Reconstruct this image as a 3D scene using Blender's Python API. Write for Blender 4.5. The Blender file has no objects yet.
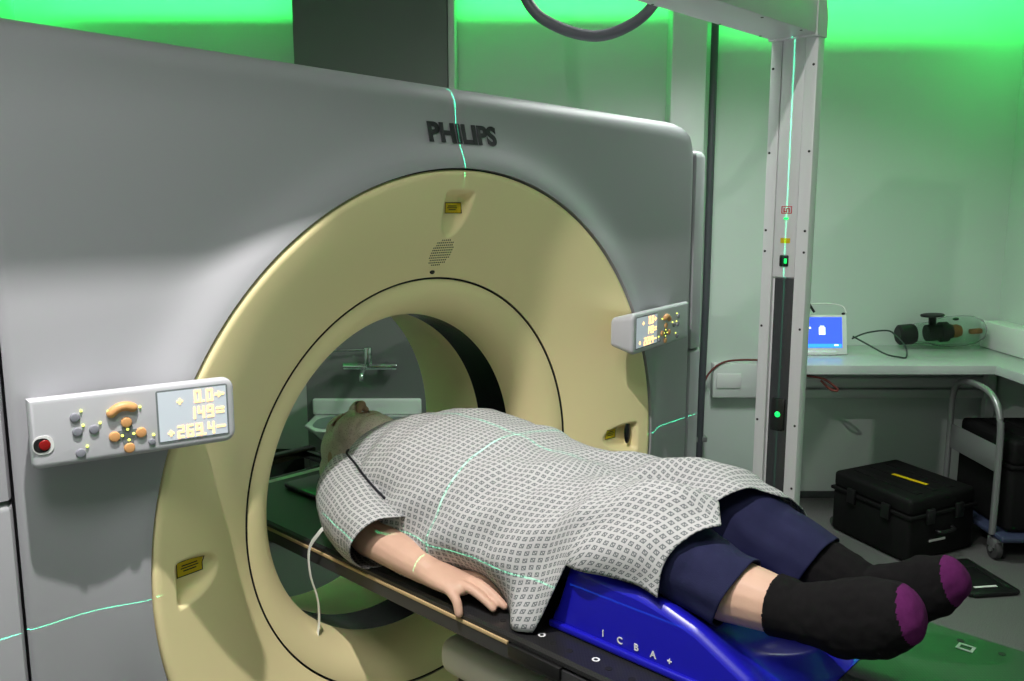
import bpy, bmesh, math, random
import numpy as np
from mathutils import Vector, Matrix, noise
random.seed(7)
PI = math.pi
COL = bpy.context.scene.collection
sc = bpy.context.scene

# ------------------------------------------------------------------ camera numbers
CX, CY, CZ = -1.414, -1.6268, .7086
YAW, PITCH = .8122, .156
FL = 860.6
RH = Vector((math.cos(YAW), -math.sin(YAW), 0))      # along the back wall of the room
VH = Vector((math.sin(YAW), math.cos(YAW), 0))       # towards the back wall
FLOOR = -1.0
ROOM = Matrix(((RH.x, VH.x, 0, CX), (RH.y, VH.y, 0, CY), (0, 0, 1, 0), (0, 0, 0, 1)))  # room axes (s, t, z) -> world

# ------------------------------------------------------------------ materials
def lin(c):
    return tuple(((x/255)/12.92 if x/255 <= .04045 else ((x/255+.055)/1.055)**2.4) for x in c)

def mat(name, rgb, rough=.5, metal=0., spec=.5, emit=0., ecol=None, trans=0., alpha=1., ior=1.45,
        var=0., vscale=8., bump=0., bscale=200., coat=0.):
    m = bpy.data.materials.new(name); m.use_nodes = True
    nt = m.node_tree; b = nt.nodes['Principled BSDF']
    c = lin(rgb)+(1,)
    b.inputs['Base Color'].default_value = c
    b.inputs['Roughness'].default_value = rough
    b.inputs['Metallic'].default_value = metal
    b.inputs['Specular IOR Level'].default_value = spec
    b.inputs['IOR'].default_value = ior
    b.inputs['Transmission Weight'].default_value = trans
    b.inputs['Coat Weight'].default_value = coat
    b.inputs['Alpha'].default_value = alpha
    if emit:
        b.inputs['Emission Color'].default_value = lin(ecol or rgb)+(1,)
        b.inputs['Emission Strength'].default_value = emit
    if var or bump:
        tc = nt.nodes.new('ShaderNodeTexCoord')
    if var:
        n = nt.nodes.new('ShaderNodeTexNoise'); n.inputs['Scale'].default_value = vscale
        n.inputs['Detail'].default_value = 5
        nt.links.new(tc.outputs['Object'], n.inputs['Vector'])
        mx = nt.nodes.new('ShaderNodeMix'); mx.data_type = 'RGBA'
        mx.inputs[6].default_value = tuple(x*(1-var) for x in c[:3])+(1,)
        mx.inputs[7].default_value = tuple(min(1, x*(1+var)) for x in c[:3])+(1,)
        nt.links.new(n.outputs['Fac'], mx.inputs[0]); nt.links.new(mx.outputs[2], b.inputs['Base Color'])
    if bump:
        n2 = nt.nodes.new('ShaderNodeTexNoise'); n2.inputs['Scale'].default_value = bscale
        nt.links.new(tc.outputs['Object'], n2.inputs['Vector'])
        bp = nt.nodes.new('ShaderNodeBump'); bp.inputs['Strength'].default_value = bump
        bp.inputs['Distance'].default_value = .002
        nt.links.new(n2.outputs['Fac'], bp.inputs['Height']); nt.links.new(bp.outputs['Normal'], b.inputs['Normal'])
    return m

M = {}
M['cover'] = mat('scanner_grey_plastic', (162, 162, 167), .50, spec=.4, bump=.05, bscale=900)
M['beige'] = mat('scanner_beige_plastic', (246, 230, 178), .42, spec=.4, bump=.04, bscale=900)
M['groove'] = mat('dark_groove', (22, 22, 22), .6)
M['band'] = mat('black_bore_window', (16, 16, 19), .25, spec=.5)
M['panel'] = mat('panel_plastic', (186, 186, 192), .4)
M['screen'] = mat('display_glass', (180, 186, 192), .15, emit=.46, ecol=(190, 200, 212))
M['digit'] = mat('display_digits', (255, 200, 120), .5, emit=2.0, ecol=(255, 205, 130))
M['led'] = mat('panel_led', (220, 230, 90), .5, emit=2.2, ecol=(215, 225, 100))
M['greykey'] = mat('grey_key', (135, 136, 146), .45)
M['orangekey'] = mat('orange_key', (216, 160, 105), .45)
M['keybase'] = mat('key_base', (118, 126, 128), .5)
M['red'] = mat('stop_red', (140, 18, 20), .35)
M['logo'] = mat('logo_dark_grey', (36, 40, 42), .8)
M['yellow'] = mat('label_yellow', (222, 190, 10), .5)
M['black'] = mat('black_plastic', (15, 15, 16), .5)
M['blackmark'] = mat('label_black', (40, 34, 10), .5)
M['white'] = mat('white_plastic', (225, 225, 225), .4)
M['whitemetal'] = mat('white_painted_metal', (222, 222, 224), .35, spec=.5)
M['screw'] = mat('screw_steel', (70, 70, 70), .35, metal=.8)
M['smoke'] = mat('smoked_cover', (62, 64, 66), .25)
M['greyhose'] = mat('grey_hose', (72, 74, 80), .45)
M['tan'] = mat('tan_edge', (186, 160, 118), .5)
M['darkedge'] = mat('dark_grey_edge', (52, 52, 54), .45)
M['basecover'] = mat('couch_base_cover', (186, 183, 172), .5)
M['chrome'] = mat('chrome', (210, 215, 215), .12, metal=1.)
M['ceramic'] = mat('white_ceramic', (222, 228, 224), .12, coat=.3)
M['skin'] = mat('skin', (202, 164, 143), .5, spec=.35, var=.10, vscale=22, bump=.12, bscale=240)
M['navy'] = mat('navy_cotton', (34, 36, 66), .85, spec=.2, var=.15, vscale=60, bump=.3, bscale=700)
M['sock'] = mat('black_sock_knit', (24, 23, 24), .95, spec=.1, var=.25, vscale=120, bump=.5, bscale=900)
M['toe'] = mat('purple_toe_knit', (88, 32, 82), .95, spec=.1, var=.2, vscale=120, bump=.5, bscale=900)
M['cord'] = mat('dark_cord', (20, 20, 30), .7)
M['tie'] = mat('white_tie', (216, 216, 212), .8)
M['band_yellow'] = mat('wristband', (226, 220, 160), .5)
M['blue'] = mat('blue_glossy_plastic', (27, 25, 172), .30, spec=.5)
M['navyplastic'] = mat('dark_blue_plastic', (20, 20, 88), .3)
M['wall'] = mat('wall_paint', (202, 212, 206), .55, spec=.35, var=.02, vscale=3)
M['splash'] = mat('grey_cladding', (112, 116, 114), .4, spec=.4, var=.03, vscale=4)
M['ceiling'] = mat('ceiling_paint', (215, 215, 212), .8)
M['trim'] = mat('trim_white', (214, 218, 216), .5)
M['skirting'] = mat('dark_skirting', (62, 66, 66), .5)
M['bench'] = mat('white_bench_laminate', (172, 180, 176), .22, spec=.5)
M['case'] = mat('black_case', (12, 12, 12), .7, spec=.25, bump=.15, bscale=300)
M['steel'] = mat('grey_tube', (150, 152, 152), .35, metal=.6)
M['bluegrey'] = mat('trolley_deck', (52, 60, 84), .5)
M['rubber'] = mat('grey_rubber', (62, 62, 62), .7)
M['redcable'] = mat('brown_cable', (110, 52, 46), .5)
M['wire'] = mat('dark_green_wire', (36, 54, 46), .5)
M['bluescreen'] = mat('blue_screen', (40, 80, 230), .3, emit=1.0, ecol=(70, 100, 255))
M['paleblue'] = mat('screen_icons', (200, 220, 255), .3, emit=1.6, ecol=(225, 235, 255))
M['cyanbar'] = mat('screen_bar', (60, 150, 255), .3, emit=1.0, ecol=(60, 160, 255))
M['brown'] = mat('brown_insert', (140, 92, 44), .5)
M['clear'] = mat('clear_acrylic', (236, 246, 240), .05, trans=1., ior=1.15)
M['redink'] = mat('red_print', (200, 40, 50), .5)
M['laserglow'] = mat('green_laser_lens', (20, 160, 80), .3, emit=2.0, ecol=(20, 220, 90))
M['maskmat'] = mat('mesh_mask', (176, 152, 138), .6)

def carbon():
    m = mat('carbon_fibre_top', (13, 13, 14), .2, spec=.5)
    b = m.node_tree.nodes['Principled BSDF']; b.inputs['Roughness'].default_value = .3; nt = m.node_tree
    tc = nt.nodes.new('ShaderNodeTexCoord')
    ck = nt.nodes.new('ShaderNodeTexChecker'); ck.inputs['Scale'].default_value = 260
    ck.inputs[1].default_value = (.012, .012, .013, 1); ck.inputs[2].default_value = (.024, .024, .025, 1)
    nt.links.new(tc.outputs['Object'], ck.inputs['Vector']); nt.links.new(ck.outputs['Color'], b.inputs['Base Color'])
    return m
M['carbon'] = carbon()

def floor_mat():
    m = mat('vinyl_floor', (150, 152, 148), .5, spec=.3)
    nt = m.node_tree; b = nt.nodes['Principled BSDF']
    tc = nt.nodes.new('ShaderNodeTexCoord')
    n = nt.nodes.new('ShaderNodeTexNoise'); n.inputs['Scale'].default_value = 260; n.inputs['Detail'].default_value = 2
    r = nt.nodes.new('ShaderNodeValToRGB')
    r.color_ramp.elements[0].color = (.075, .076, .073, 1); r.color_ramp.elements[1].color = (.15, .152, .146, 1)
    r.color_ramp.elements[0].position = .38; r.color_ramp.elements[1].position = .62
    nt.links.new(tc.outputs['Object'], n.inputs['Vector']); nt.links.new(n.outputs['Fac'], r.inputs['Fac'])
    nt.links.new(r.outputs['Color'], b.inputs['Base Color'])
    return m
M['floor'] = floor_mat()

def gown_mat():
    m = mat('printed_gown_cotton', (214, 219, 212), .85, spec=.2, bump=.25, bscale=900)
    nt = m.node_tree; b = nt.nodes['Principled BSDF']; L = nt.links
    def mth(op, a, bb=None):
        n = nt.nodes.new('ShaderNodeMath'); n.operation = op
        for i, x in enumerate((a, bb)):
            if x is None: continue
            if isinstance(x, (int, float)): n.inputs[i].default_value = x
            else: L.new(x, n.inputs[i])
        return n.outputs[0]
    uv = nt.nodes.new('ShaderNodeUVMap'); uv.uv_map = 'UVMap'
    sp = nt.nodes.new('ShaderNodeSeparateXYZ'); L.new(uv.outputs[0], sp.inputs[0])
    cell = .0142
    u = mth('DIVIDE', sp.outputs[0], cell); v = mth('DIVIDE', sp.outputs[1], cell)
    fx = mth('SUBTRACT', mth('FRACT', u), .5); fy = mth('SUBTRACT', mth('FRACT', v), .5)
    ch = mth('MAXIMUM', mth('ABSOLUTE', fx), mth('ABSOLUTE', fy))
    outer = mth('LESS_THAN', ch, .31); inner = mth('LESS_THAN', ch, .17)
    slash = mth('LESS_THAN', mth('ABSOLUTE', mth('ADD', fx, fy)), .09)
    hole = mth('SUBTRACT', inner, mth('MULTIPLY', inner, slash))
    motif = mth('SUBTRACT', outer, hole)
    mx = nt.nodes.new('ShaderNodeMix'); mx.data_type = 'RGBA'
    mx.inputs[6].default_value = lin((184, 183, 184))+(1,); mx.inputs[7].default_value = lin((108, 112, 114))+(1,)
    L.new(motif, mx.inputs[0]); L.new(mx.outputs[2], b.inputs['Base Color'])
    return m
M['gown'] = gown_mat()

def mask_mat():
    m = M['maskmat']; nt = m.node_tree; b = nt.nodes['Principled BSDF']
    tc = nt.nodes.new('ShaderNodeTexCoord'); vo = nt.nodes.new('ShaderNodeTexVoronoi'); vo.inputs['Scale'].default_value = 210
    r = nt.nodes.new('ShaderNodeValToRGB')
    r.color_ramp.elements[0].color = lin((176, 152, 140))+(1,); r.color_ramp.elements[1].color = lin((232, 216, 206))+(1,)
    r.color_ramp.elements[0].position = .12; r.color_ramp.elements[1].position = .36
    nt.links.new(tc.outputs['Object'], vo.inputs['Vector']); nt.links.new(vo.outputs['Distance'], r.inputs['Fac'])
    nt.links.new(r.outputs['Color'], b.inputs['Base Color'])
mask_mat()

# ------------------------------------------------------------------ mesh helpers
class MB:
    def __init__(s, T=None): s.v = []; s.f = []; s.T = T or Matrix()
    def add(s, vs, fs):
        o = len(s.v)
        s.v += [tuple(s.T @ Vector(p)) for p in vs]; s.f += [tuple(i+o for i in f) for f in fs]
        return s
    def bm(s, bm, mtx=None):
        bm.verts.index_update()
        vs = [(mtx @ v.co if mtx else v.co.copy()) for v in bm.verts]
        fs = [[v.index for v in f.verts] for f in bm.faces]
        bm.free(); return s.add(vs, fs)
    def box(s, c, d, bev=.004, seg=2, rot=None):
        b = bmesh.new(); bmesh.ops.create_cube(b, size=1)
        for v in b.verts: v.co = Vector((v.co.x*d[0], v.co.y*d[1], v.co.z*d[2]))
        if bev: bmesh.ops.bevel(b, geom=b.edges[:], offset=min(bev, min(d)*.45), segments=seg, affect='EDGES', profile=.5)
        m = Matrix.Translation(c)
        if rot is not None: m = m @ rot.to_4x4()
        return s.bm(b, m)
    def cyl(s, a, b_, r, r2=None, n=24, bev=0):
        a = Vector(a); b_ = Vector(b_); d = b_-a
        b = bmesh.new(); bmesh.ops.create_cone(b, cap_ends=True, segments=n, radius1=r, radius2=r if r2 is None else r2, depth=d.length)
        if bev:
            es = [e for e in b.edges if len(e.link_faces) == 2 and any(len(f.verts) > 4 for f in e.link_faces)]
            bmesh.ops.bevel(b, geom=es, offset=bev, segments=2, affect='EDGES', profile=.5)
        m = Matrix.Translation((a+b_)/2) @ d.to_track_quat('Z', 'Y').to_matrix().to_4x4()
        return s.bm(b, m)
    def ell(s, c, r, n=20, rot=None):
        b = bmesh.new(); bmesh.ops.create_uvsphere(b, u_segments=n, v_segments=max(8, n*2//3), radius=1)
        m = Matrix.Translation(c)
        if rot is not None: m = m @ rot.to_4x4()
        m = m @ Matrix.Diagonal((r[0], r[1], r[2], 1))
        return s.bm(b, m)
    def tube(s, pts, r, n=10, cap=True, flat=1., ref=(0, 0, 1), dome=False):
        """swept tube; r a number or list; flat scales the second axis"""
        P = [Vector(p) for p in pts]; k = len(P)
        R = [r]*k if isinstance(r, (int, float)) else list(r)
        FLT = [flat]*k if isinstance(flat, (int, float)) else list(flat)
        if dome:
            d0 = (P[0]-P[1]).normalized(); d1 = (P[-1]-P[-2]).normalized()
            st = [.98, .8, .5]
            pre = [P[0]+d0*R[0]*math.sqrt(1-q*q)*.0 + d0*R[0]*math.sin(math.acos(q))*1. for q in (.25, .6, .87)]
            post = [P[-1]+d1*R[-1]*math.sin(math.acos(q)) for q in (.87, .6, .25)]
            R0, R1 = R[0], R[-1]
            P = pre+P+post; R = [R0*.25, R0*.6, R0*.87]+R+[R1*.87, R1*.6, R1*.25]
            FLT = [FLT[0]]*3+FLT+[FLT[-1]]*3; k = len(P)
        vs = []; fs = []
        up = Vector(ref)
        for i in range(k):
            t = (P[min(i+1, k-1)]-P[max(i-1, 0)]).normalized()
            x = t.cross(up)
            if x.length < .2:
                x = (px_-t*px_.dot(t)) if i else t.cross(Vector((1, 0, 0)) if abs(t.x) < .9 else Vector((0, 1, 0)))
            x.normalize(); px_ = x; y = x.cross(t).normalized()
            for j in range(n):
                a = 2*PI*j/n
                vs.append(P[i]+x*math.cos(a)*R[i]+y*math.sin(a)*R[i]*FLT[i])
        for i in range(k-1):
            for j in range(n):
                fs.append((i*n+j, i*n+(j+1) % n, (i+1)*n+(j+1) % n, (i+1)*n+j))
        if cap:
            fs.append(tuple(range(n))[::-1]); fs.append(tuple((k-1)*n+j for j in range(n)))
        return s.add(vs, fs)
    def grid(s, fn, nu, nv, closed_u=False):
        vs = [fn(i/(nu if closed_u else nu-1), j/(nv-1)) for j in range(nv) for i in range(nu)]
        fs = []
        for j in range(nv-1):
            for i in range(nu if closed_u else nu-1):
                i2 = (i+1) % nu
                fs.append((j*nu+i, j*nu+i2, (j+1)*nu+i2, (j+1)*nu+i))
        return s.add(vs, fs)
    def prism(s, out, fn, d0, d1, bev=0, seg=2):
        """outline of 2-D points; fn(a, b, d) -> 3-D; between d0 and d1"""
        n = len(out); b = bmesh.new()
        lo = [b.verts.new(fn(p[0], p[1], d0)) for p in out]; hi = [b.verts.new(fn(p[0], p[1], d1)) for p in out]
        b.faces.new(lo[::-1]); top = b.faces.new(hi)
        for i in range(n): b.faces.new((lo[i], lo[(i+1) % n], hi[(i+1) % n], hi[i]))
        bmesh.ops.recalc_face_normals(b, faces=b.faces[:])
        if bev: bmesh.ops.bevel(b, geom=list(top.edges), offset=bev, segments=seg, affect='EDGES', profile=.5)
        return s.bm(b)
    def build(s, name, m, parent=None, smooth=True, angle=40, **kw):
        me = bpy.data.meshes.new(name); me.from_pydata(s.v, [], s.f); me.update()
        b = bmesh.new(); b.from_mesh(me); bmesh.ops.recalc_face_normals(b, faces=b.faces[:]); b.to_mesh(me); b.free()
        return link(name, me, m, parent, smooth, angle, **kw)

def link(name, me, m, parent=None, smooth=True, angle=40, label=None, cat=None, group=None, kind=None, base=None):
    o = bpy.data.objects.new(name, me); COL.objects.link(o)
    if m:
        me.materials.clear()
        for q in (m if isinstance(m, (list, tuple)) else [m]): me.materials.append(q)
    if smooth:
        me.polygons.foreach_set('use_smooth', [True]*len(me.polygons))
        try: me.set_sharp_from_angle(angle=math.radians(angle))
        except Exception: pass
    if parent:
        o.parent = parent; o.matrix_parent_inverse = WM(parent).inverted()
    elif base is not None:                       # move the origin to the base of the thing
        b = Vector(base); me.transform(Matrix.Translation(-b)); o.location = b
    tag(o, label, cat, group, kind)
    return o

def WM(o):
    m = Matrix.Translation(o.location)
    return m if not o.parent else WM(o.parent) @ o.matrix_parent_inverse @ m
def tag(o, label=None, cat=None, group=None, kind=None):
    if label: o['label'] = label
    if cat: o['category'] = cat
    if group: o['group'] = group
    if kind: o['kind'] = kind
    return o
def thing(name, label, cat, loc, group=None):
    o = bpy.data.objects.new(name, None); COL.objects.link(o); o.location = loc; o.empty_display_size = .1
    return tag(o, label, cat, group)
def structure(name, mb, m, **kw):
    return mb.build(name, m, kind='structure', **kw)
def R(s, t, z): return ROOM @ Vector((s, t, z))

def baked(o, mods):
    """apply modifiers given as (type, dict) and return a new mesh"""
    for t, kw in mods:
        md = o.modifiers.new(t, t)
        for k, v in kw.items(): setattr(md, k, v)
    bpy.context.view_layer.update()
    dg = bpy.context.evaluated_depsgraph_get(); e = o.evaluated_get(dg)
    me = bpy.data.meshes.new_from_object(e, depsgraph=dg)
    o.modifiers.clear()
    return me

def remesh(mb, voxel, smooth=4, fac=.5):
    me = bpy.data.meshes.new('tmp'); me.from_pydata(mb.v, [], mb.f); me.update()
    b = bmesh.new(); b.from_mesh(me); bmesh.ops.recalc_face_normals(b, faces=b.faces[:]); b.to_mesh(me); b.free()
    o = bpy.data.objects.new('tmp', me); COL.objects.link(o)
    out = baked(o, [('REMESH', dict(mode='VOXEL', voxel_size=voxel)), ('SMOOTH', dict(factor=fac, iterations=smooth))])
    bpy.data.objects.remove(o); bpy.data.meshes.remove(me)
    return out

def text_mb(s, size, bold=0., wide=1., ext=.0006):
    cu = bpy.data.curves.new('t', 'FONT'); cu.body = s; cu.size = size; cu.extrude = ext; cu.offset = bold
    cu.align_x = 'CENTER'; cu.align_y = 'CENTER'
    o = bpy.data.objects.new('t', cu); COL.objects.link(o); bpy.context.view_layer.update()
    dg = bpy.context.evaluated_depsgraph_get(); me = bpy.data.meshes.new_from_object(o.evaluated_get(dg), depsgraph=dg)
    vs = [(v.co.x*wide, v.co.y, v.co.z) for v in me.vertices]; fs = [tuple(p.vertices) for p in me.polygons]
    bpy.data.objects.remove(o); bpy.data.curves.remove(cu); bpy.data.meshes.remove(me)
    return vs, fs

def sstep(a, b, x):
    t = max(0., min(1., (x-a)/(b-a))); return t*t*(3-2*t)
def interp(x, xs, ys):
    if xs[0] > xs[-1]: xs = xs[::-1]; ys = ys[::-1]
    return float(np.interp(x, xs, ys))
def spline(pts, n=8):
    P = [Vector(p) for p in pts]; out = []
    for i in range(len(P)-1):
        a, b, c, d = P[max(i-1, 0)], P[i], P[i+1], P[min(i+2, len(P)-1)]
        for k in range(n):
            t = k/n
            out.append(.5*((2*b)+(c-a)*t+(2*a-5*b+4*c-d)*t*t+(3*b-a-3*c+d)*t**3))
    out.append(P[-1]); return out
def rrect(w, h, r, n=6, cx=0, cy=0):
    out = []
    for (sx, sy, a0) in ((1, 1, 0), (-1, 1, 90), (-1, -1, 180), (1, -1, 270)):
        for k in range(n+1):
            a = math.radians(a0+90*k/n)
            out.append((cx+sx*(w/2-r)+r*math.cos(a), cy+sy*(h/2-r)+r*math.sin(a)))
    return out

# ================================================================== THE ROOM
T_WALL, S_RIGHT, S_LEFT, T_NEAR = 4.89, 2.79, -2.70, -1.6
CEIL = 1.90; VOID = 2.25; GAP = .20
structure('floor', MB(ROOM).box(((S_LEFT+S_RIGHT)/2, (T_WALL+T_NEAR)/2, FLOOR-.05), (S_RIGHT-S_LEFT+.2, T_WALL-T_NEAR+.2, .1), 0), M['floor'], smooth=False)
hz = (VOID-FLOOR)
structure('wall_back', MB(ROOM).box(((S_LEFT+S_RIGHT)/2, T_WALL+.05, FLOOR+hz/2), (S_RIGHT-S_LEFT+.2, .1, hz), 0), M['wall'], smooth=False)
structure('wall_right', MB(ROOM).box((S_RIGHT+.05, (T_WALL+T_NEAR)/2, FLOOR+hz/2), (.1, T_WALL-T_NEAR, hz), 0), M['wall'], smooth=False)
structure('wall_left', MB(ROOM).box((S_LEFT-.05, (T_WALL+T_NEAR)/2, FLOOR+hz/2), (.1, T_WALL-T_NEAR, hz), 0), M['wall'], smooth=False)
structure('wall_near', MB(ROOM).box(((S_LEFT+S_RIGHT)/2, T_NEAR-.05, FLOOR+hz/2), (S_RIGHT-S_LEFT+.2, .1, hz), 0), M['wall'], smooth=False)
cm = MB(ROOM)
cm.prism([(S_LEFT+GAP, T_NEAR), (S_RIGHT-.233, T_NEAR), (S_RIGHT-.233, T_WALL-.233), (1.12, T_WALL-.233), (1.12, T_WALL-GAP), (S_LEFT+GAP, T_WALL-GAP)], lambda a, b, d: Vector((a, b, CEIL+d)), 0, .04)
structure('ceiling', cm, M['ceiling'], smooth=False)
structure('trim_1', MB(ROOM).box(((S_LEFT+S_RIGHT)/2, (T_WALL+T_NEAR)/2, VOID+.03), (S_RIGHT-S_LEFT+.2, T_WALL-T_NEAR+.2, .06), 0), M['ceiling'], smooth=False)
# clad column behind the scanner, carrying the basin; white edge strip; boxed riser; skirting
COLT = 4.66
structure('wall_column', MB(ROOM).box((-.735, (COLT+T_WALL)/2, (FLOOR+CEIL)/2), (.80, T_WALL-COLT+.02, CEIL-FLOOR), .004), M['splash'], smooth=False)
structure('trim_2', MB(ROOM).box((-.315, COLT+.10, (FLOOR+CEIL)/2), (.034, .22, CEIL-FLOOR), .004), M['trim'])
structure('trim_3', MB(ROOM).box((.94, 4.82, (FLOOR+VOID)/2), (.185, .16, VOID-FLOOR), .006), M['trim'])
structure('baseboard_back', MB(ROOM).box(((.99+S_RIGHT)/2, T_WALL-.008, FLOOR+.02), (S_RIGHT-.99, .016, .04), .003), M['skirting'])
structure('baseboard_right', MB(ROOM).box((S_RIGHT-.008, 2.0, FLOOR+.02), (.016, 5.7, .04), .003), M['skirting'])
tk = MB(ROOM)
tk.box(((1.3+S_RIGHT)/2, T_WALL-.02, -.30), (S_RIGHT-1.3, .04, .055), .006)
tk.box(((1.3+S_RIGHT)/2, T_WALL-.02, -.365), (S_RIGHT-1.3, .05, .05), .006)
structure('trim_4', tk, M['trim'])

# ================================================================== THE SCANNER
Rb, Rs, Ro = .4266, .5285, .7904
HX, ZT = 1.01, .985
scanner = thing('ct_scanner', 'large grey scanner gantry with a beige ring around its open bore', 'scanner', (0, .25, FLOOR))

def half(x): return 1.055 if x > 0 else .99
def outline(th):
    """front cover outline along direction th from the bore centre"""
    c, s = math.cos(th), math.sin(th); r = .13 if c > 0 else .05; HX = half(c)
    lo, hi = .5, 3.
    for _ in range(40):
        m = (lo+hi)/2; x, z = abs(m*c), m*s
        zt = ZT-.018*(m*c)/1.0 if z > 0 else -(FLOOR+.01)
        zz = abs(z)
        rr = r if z > 0 else .02
        dx, dz = x-(HX-rr), zz-(zt-rr)
        inside = (math.hypot(dx, dz) <= rr) if (dx > 0 and dz > 0) else (x <= HX and zz <= zt)
        lo, hi = (m, hi) if inside else (lo, m)
    return lo
NTH = 384
OUTL = [outline(2*PI*i/NTH) for i in range(NTH)]
def rout(th):
    q = (th/(2*PI) % 1)*NTH; i = int(q) % NTH; f = q-int(q)
    return OUTL[i]*(1-f)+OUTL[(i+1) % NTH]*f
def face_y(x, z):
    r = math.hypot(x, z)
    y = -.103-.034*math.exp(-((r-Ro)/.065)**2)
    de = half(x)-abs(x); dt = (ZT-.018*x-z) if z > 0 else 1.
    rr = .012
    if dt < de: de, rr = dt, .05
    elif de < .05 and dt < .13 and x > 0:
        rr = .012+.038*sstep(.13, .0, dt)
    if de < rr: y += rr*(1-math.sqrt(max(0., 1-(1-max(0, de)/rr)**2)))
    return y
def front(u, v):
    th = 2*PI*u; r0 = Ro+.004; r1 = rout(th)-.0005
    w = v
    if v < .5: w = v*.8*1.0
    else: w = .4+(v-.5)*1.2
    r = r0+(r1-r0)*w
    x, z = r*math.cos(th), r*math.sin(th)
    return (x, face_y(x, z), z)
fm = MB(); fm.grid(front, NTH, 44, True)
fm.grid(lambda u, v: ((Ro+.004)*math.cos(2*PI*u), -.137+.03*v, (Ro+.004)*math.sin(2*PI*u)), NTH, 3, True)
fm.grid(lambda u, v: (rout(2*PI*u)*math.cos(2*PI*u), -.053+.03*v, rout(2*PI*u)*math.sin(2*PI*u)), NTH, 3, True)
fm.build('front_cover', M['cover'], scanner, angle=50)
hm = MB()
HB = .62
hm.grid(lambda u, v: ((rout(2*PI*u)-.012)*math.cos(2*PI*u), -.05+v*(HB+.05), (rout(2*PI*u)-.012)*math.sin(2*PI*u)), NTH, 4, True)
hm.grid(lambda u, v: ((.58+(rout(2*PI*u)-.012-.58)*v)*math.cos(2*PI*u), HB, (.58+(rout(2*PI*u)-.012-.58)*v)*math.sin(2*PI*u)), NTH, 4, True)
hm.build('rear_housing', M['cover'], scanner)

# beige dish with three scooped laser recesses
def scoop(x, z):
    d = 0.
    for ang in (90, 180, 0):
        a = math.radians(ang); ca, sa = math.cos(a), math.sin(a)
        rad = x*ca+z*sa; lat = -x*sa+z*ca
        u = .735-rad                       # distance inward from the outer lip of the recess
        L = .105
        if u < -.012 or u > L: continue
        w = .043*math.sqrt(max(.0, 1-(max(0, u)/L)**2.2))
        prof = sstep(-.008, .004, u)*(1-u/L)**.8 if u > 0 else sstep(-.008, .004, u)
        d = max(d, .042*prof*sstep(w+.004, w-.014, abs(lat)))
    return d
def dish_y(r):
    t = (Ro-r)/(Ro-Rs)                     # 0 outer, 1 seam
    y = -.139+.139*(.72*t+.28*t*t)-.008*math.sin(PI*min(1, t*1.0))
    e = (Ro-r)
    if e < .018: y += .018*(1-math.sqrt(max(0, 1-(1-e/.018)**2)))*.8
    return y
def dish(u, v):
    th = 2*PI*u; r = Ro-(Ro-Rs-.002)*(v**1.15)
    x, z = r*math.cos(th), r*math.sin(th)
    return (x, dish_y(r)+scoop(x, z), z)
MB().grid(dish, 900, 86, True).build('outer_ring', M['beige'], scanner, angle=60)
gm = MB(); gm.grid(lambda u, v: ((Rs+.003-.006*v)*math.cos(2*PI*u), .010, (Rs+.003-.006*v)*math.sin(2*PI*u)), 200, 2, True)
gm.grid(lambda u, v: ((Rs-.002)*math.cos(2*PI*u), -.002+.02*v, (Rs-.002)*math.sin(2*PI*u)), 200, 2, True)
gm.grid(lambda u, v: ((Ro+.0035-.007*v)*math.cos(2*PI*u), -.118, (Ro+.0035-.007*v)*math.sin(2*PI*u)), 200, 2, True)
gm.build('ring_seam', M['groove'], scanner)
def inner(u, v):
    th = 2*PI*u; q = v*PI/2
    # quarter-ellipse lip: flat at the seam, parallel to the axis at the bore
    r = Rb+(Rs-.003-Rb)*(1-math.sin(q)); y = .002+(.134-.002)*(1-math.cos(q))
    return (r*math.cos(th), y, r*math.sin(th))
MB().grid(inner, 240, 24, True).build('inner_ring', M['beige'], scanner, angle=70)
MB().grid(lambda u, v: (Rb*math.cos(2*PI*u), .134+v*.1235, Rb*math.sin(2*PI*u)), 200, 3, True).build('bore_window_band', M['band'], scanner)
def rear(u, v):
    th = 2*PI*u
    if v < .75:
        t = v/.75; r = Rb+(.481-Rb)*t**1.6; y = .2575+(.5655-.2575)*t
    else:
        t = (v-.75)/.25; r = .481+.10*t*t+.012*t; y = .5655+.056*math.sin(t*PI/2)
    return (r*math.cos(th), y, r*math.sin(th))
MB().grid(rear, 200, 28, True).build('rear_funnel', M['beige'], scanner, angle=70)
# side panels: two per side, rounded away from the front
def side_panel(sx, z0, z1, grow):
    prof = [(1.014, -.085), (1.022, -.098), (1.05, -.098), (1.09, -.088), (1.125, -.065), (1.15, -.03), (1.162, .02), (1.165, .1), (1.165, .55), (1.15, .61), (1.0, .61), (1.0, -.03)]
    prof = [(sx*(a+(grow if a > 1.03 else 0)+(.044 if sx > 0 else -.021)), b-.004) for a, b in prof]
    m = MB(); m.prism(prof, lambda a, b, d: Vector((a, b, d)), z0, z1, .025 if z1 > .5 else .012, 3)
    return m
for sx in (-1, 1):
    side_panel(sx, .232, .885, 0).build('side_panel', M['cover'], scanner)
    lp = side_panel(sx, FLOOR+.01, .225, .006).build('side_panel', M['cover'], scanner)
    if sx < 0:
        MB().box((-1.147, -.032, .02), (.012, .075, .26), .006, rot=Matrix.Rotation(math.radians(-28), 3, 'Z')).build('grip_recess', M['keybase'], lp)
# maker's name on the cover
vs, fs = text_mb('PHILIPS', .0600, .0026, .93)
lm = MB(); xs = [p[0] for p in vs]; wd = (max(xs)-min(xs)); k = .222/wd
lm.add([(p[0]*k+.018, face_y(p[0]*k+.018, .872+p[1])-.0018-p[2], .872+p[1]) for p in vs], fs)
lm.build('lettering', M['logo'], scanner, smooth=False)
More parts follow.
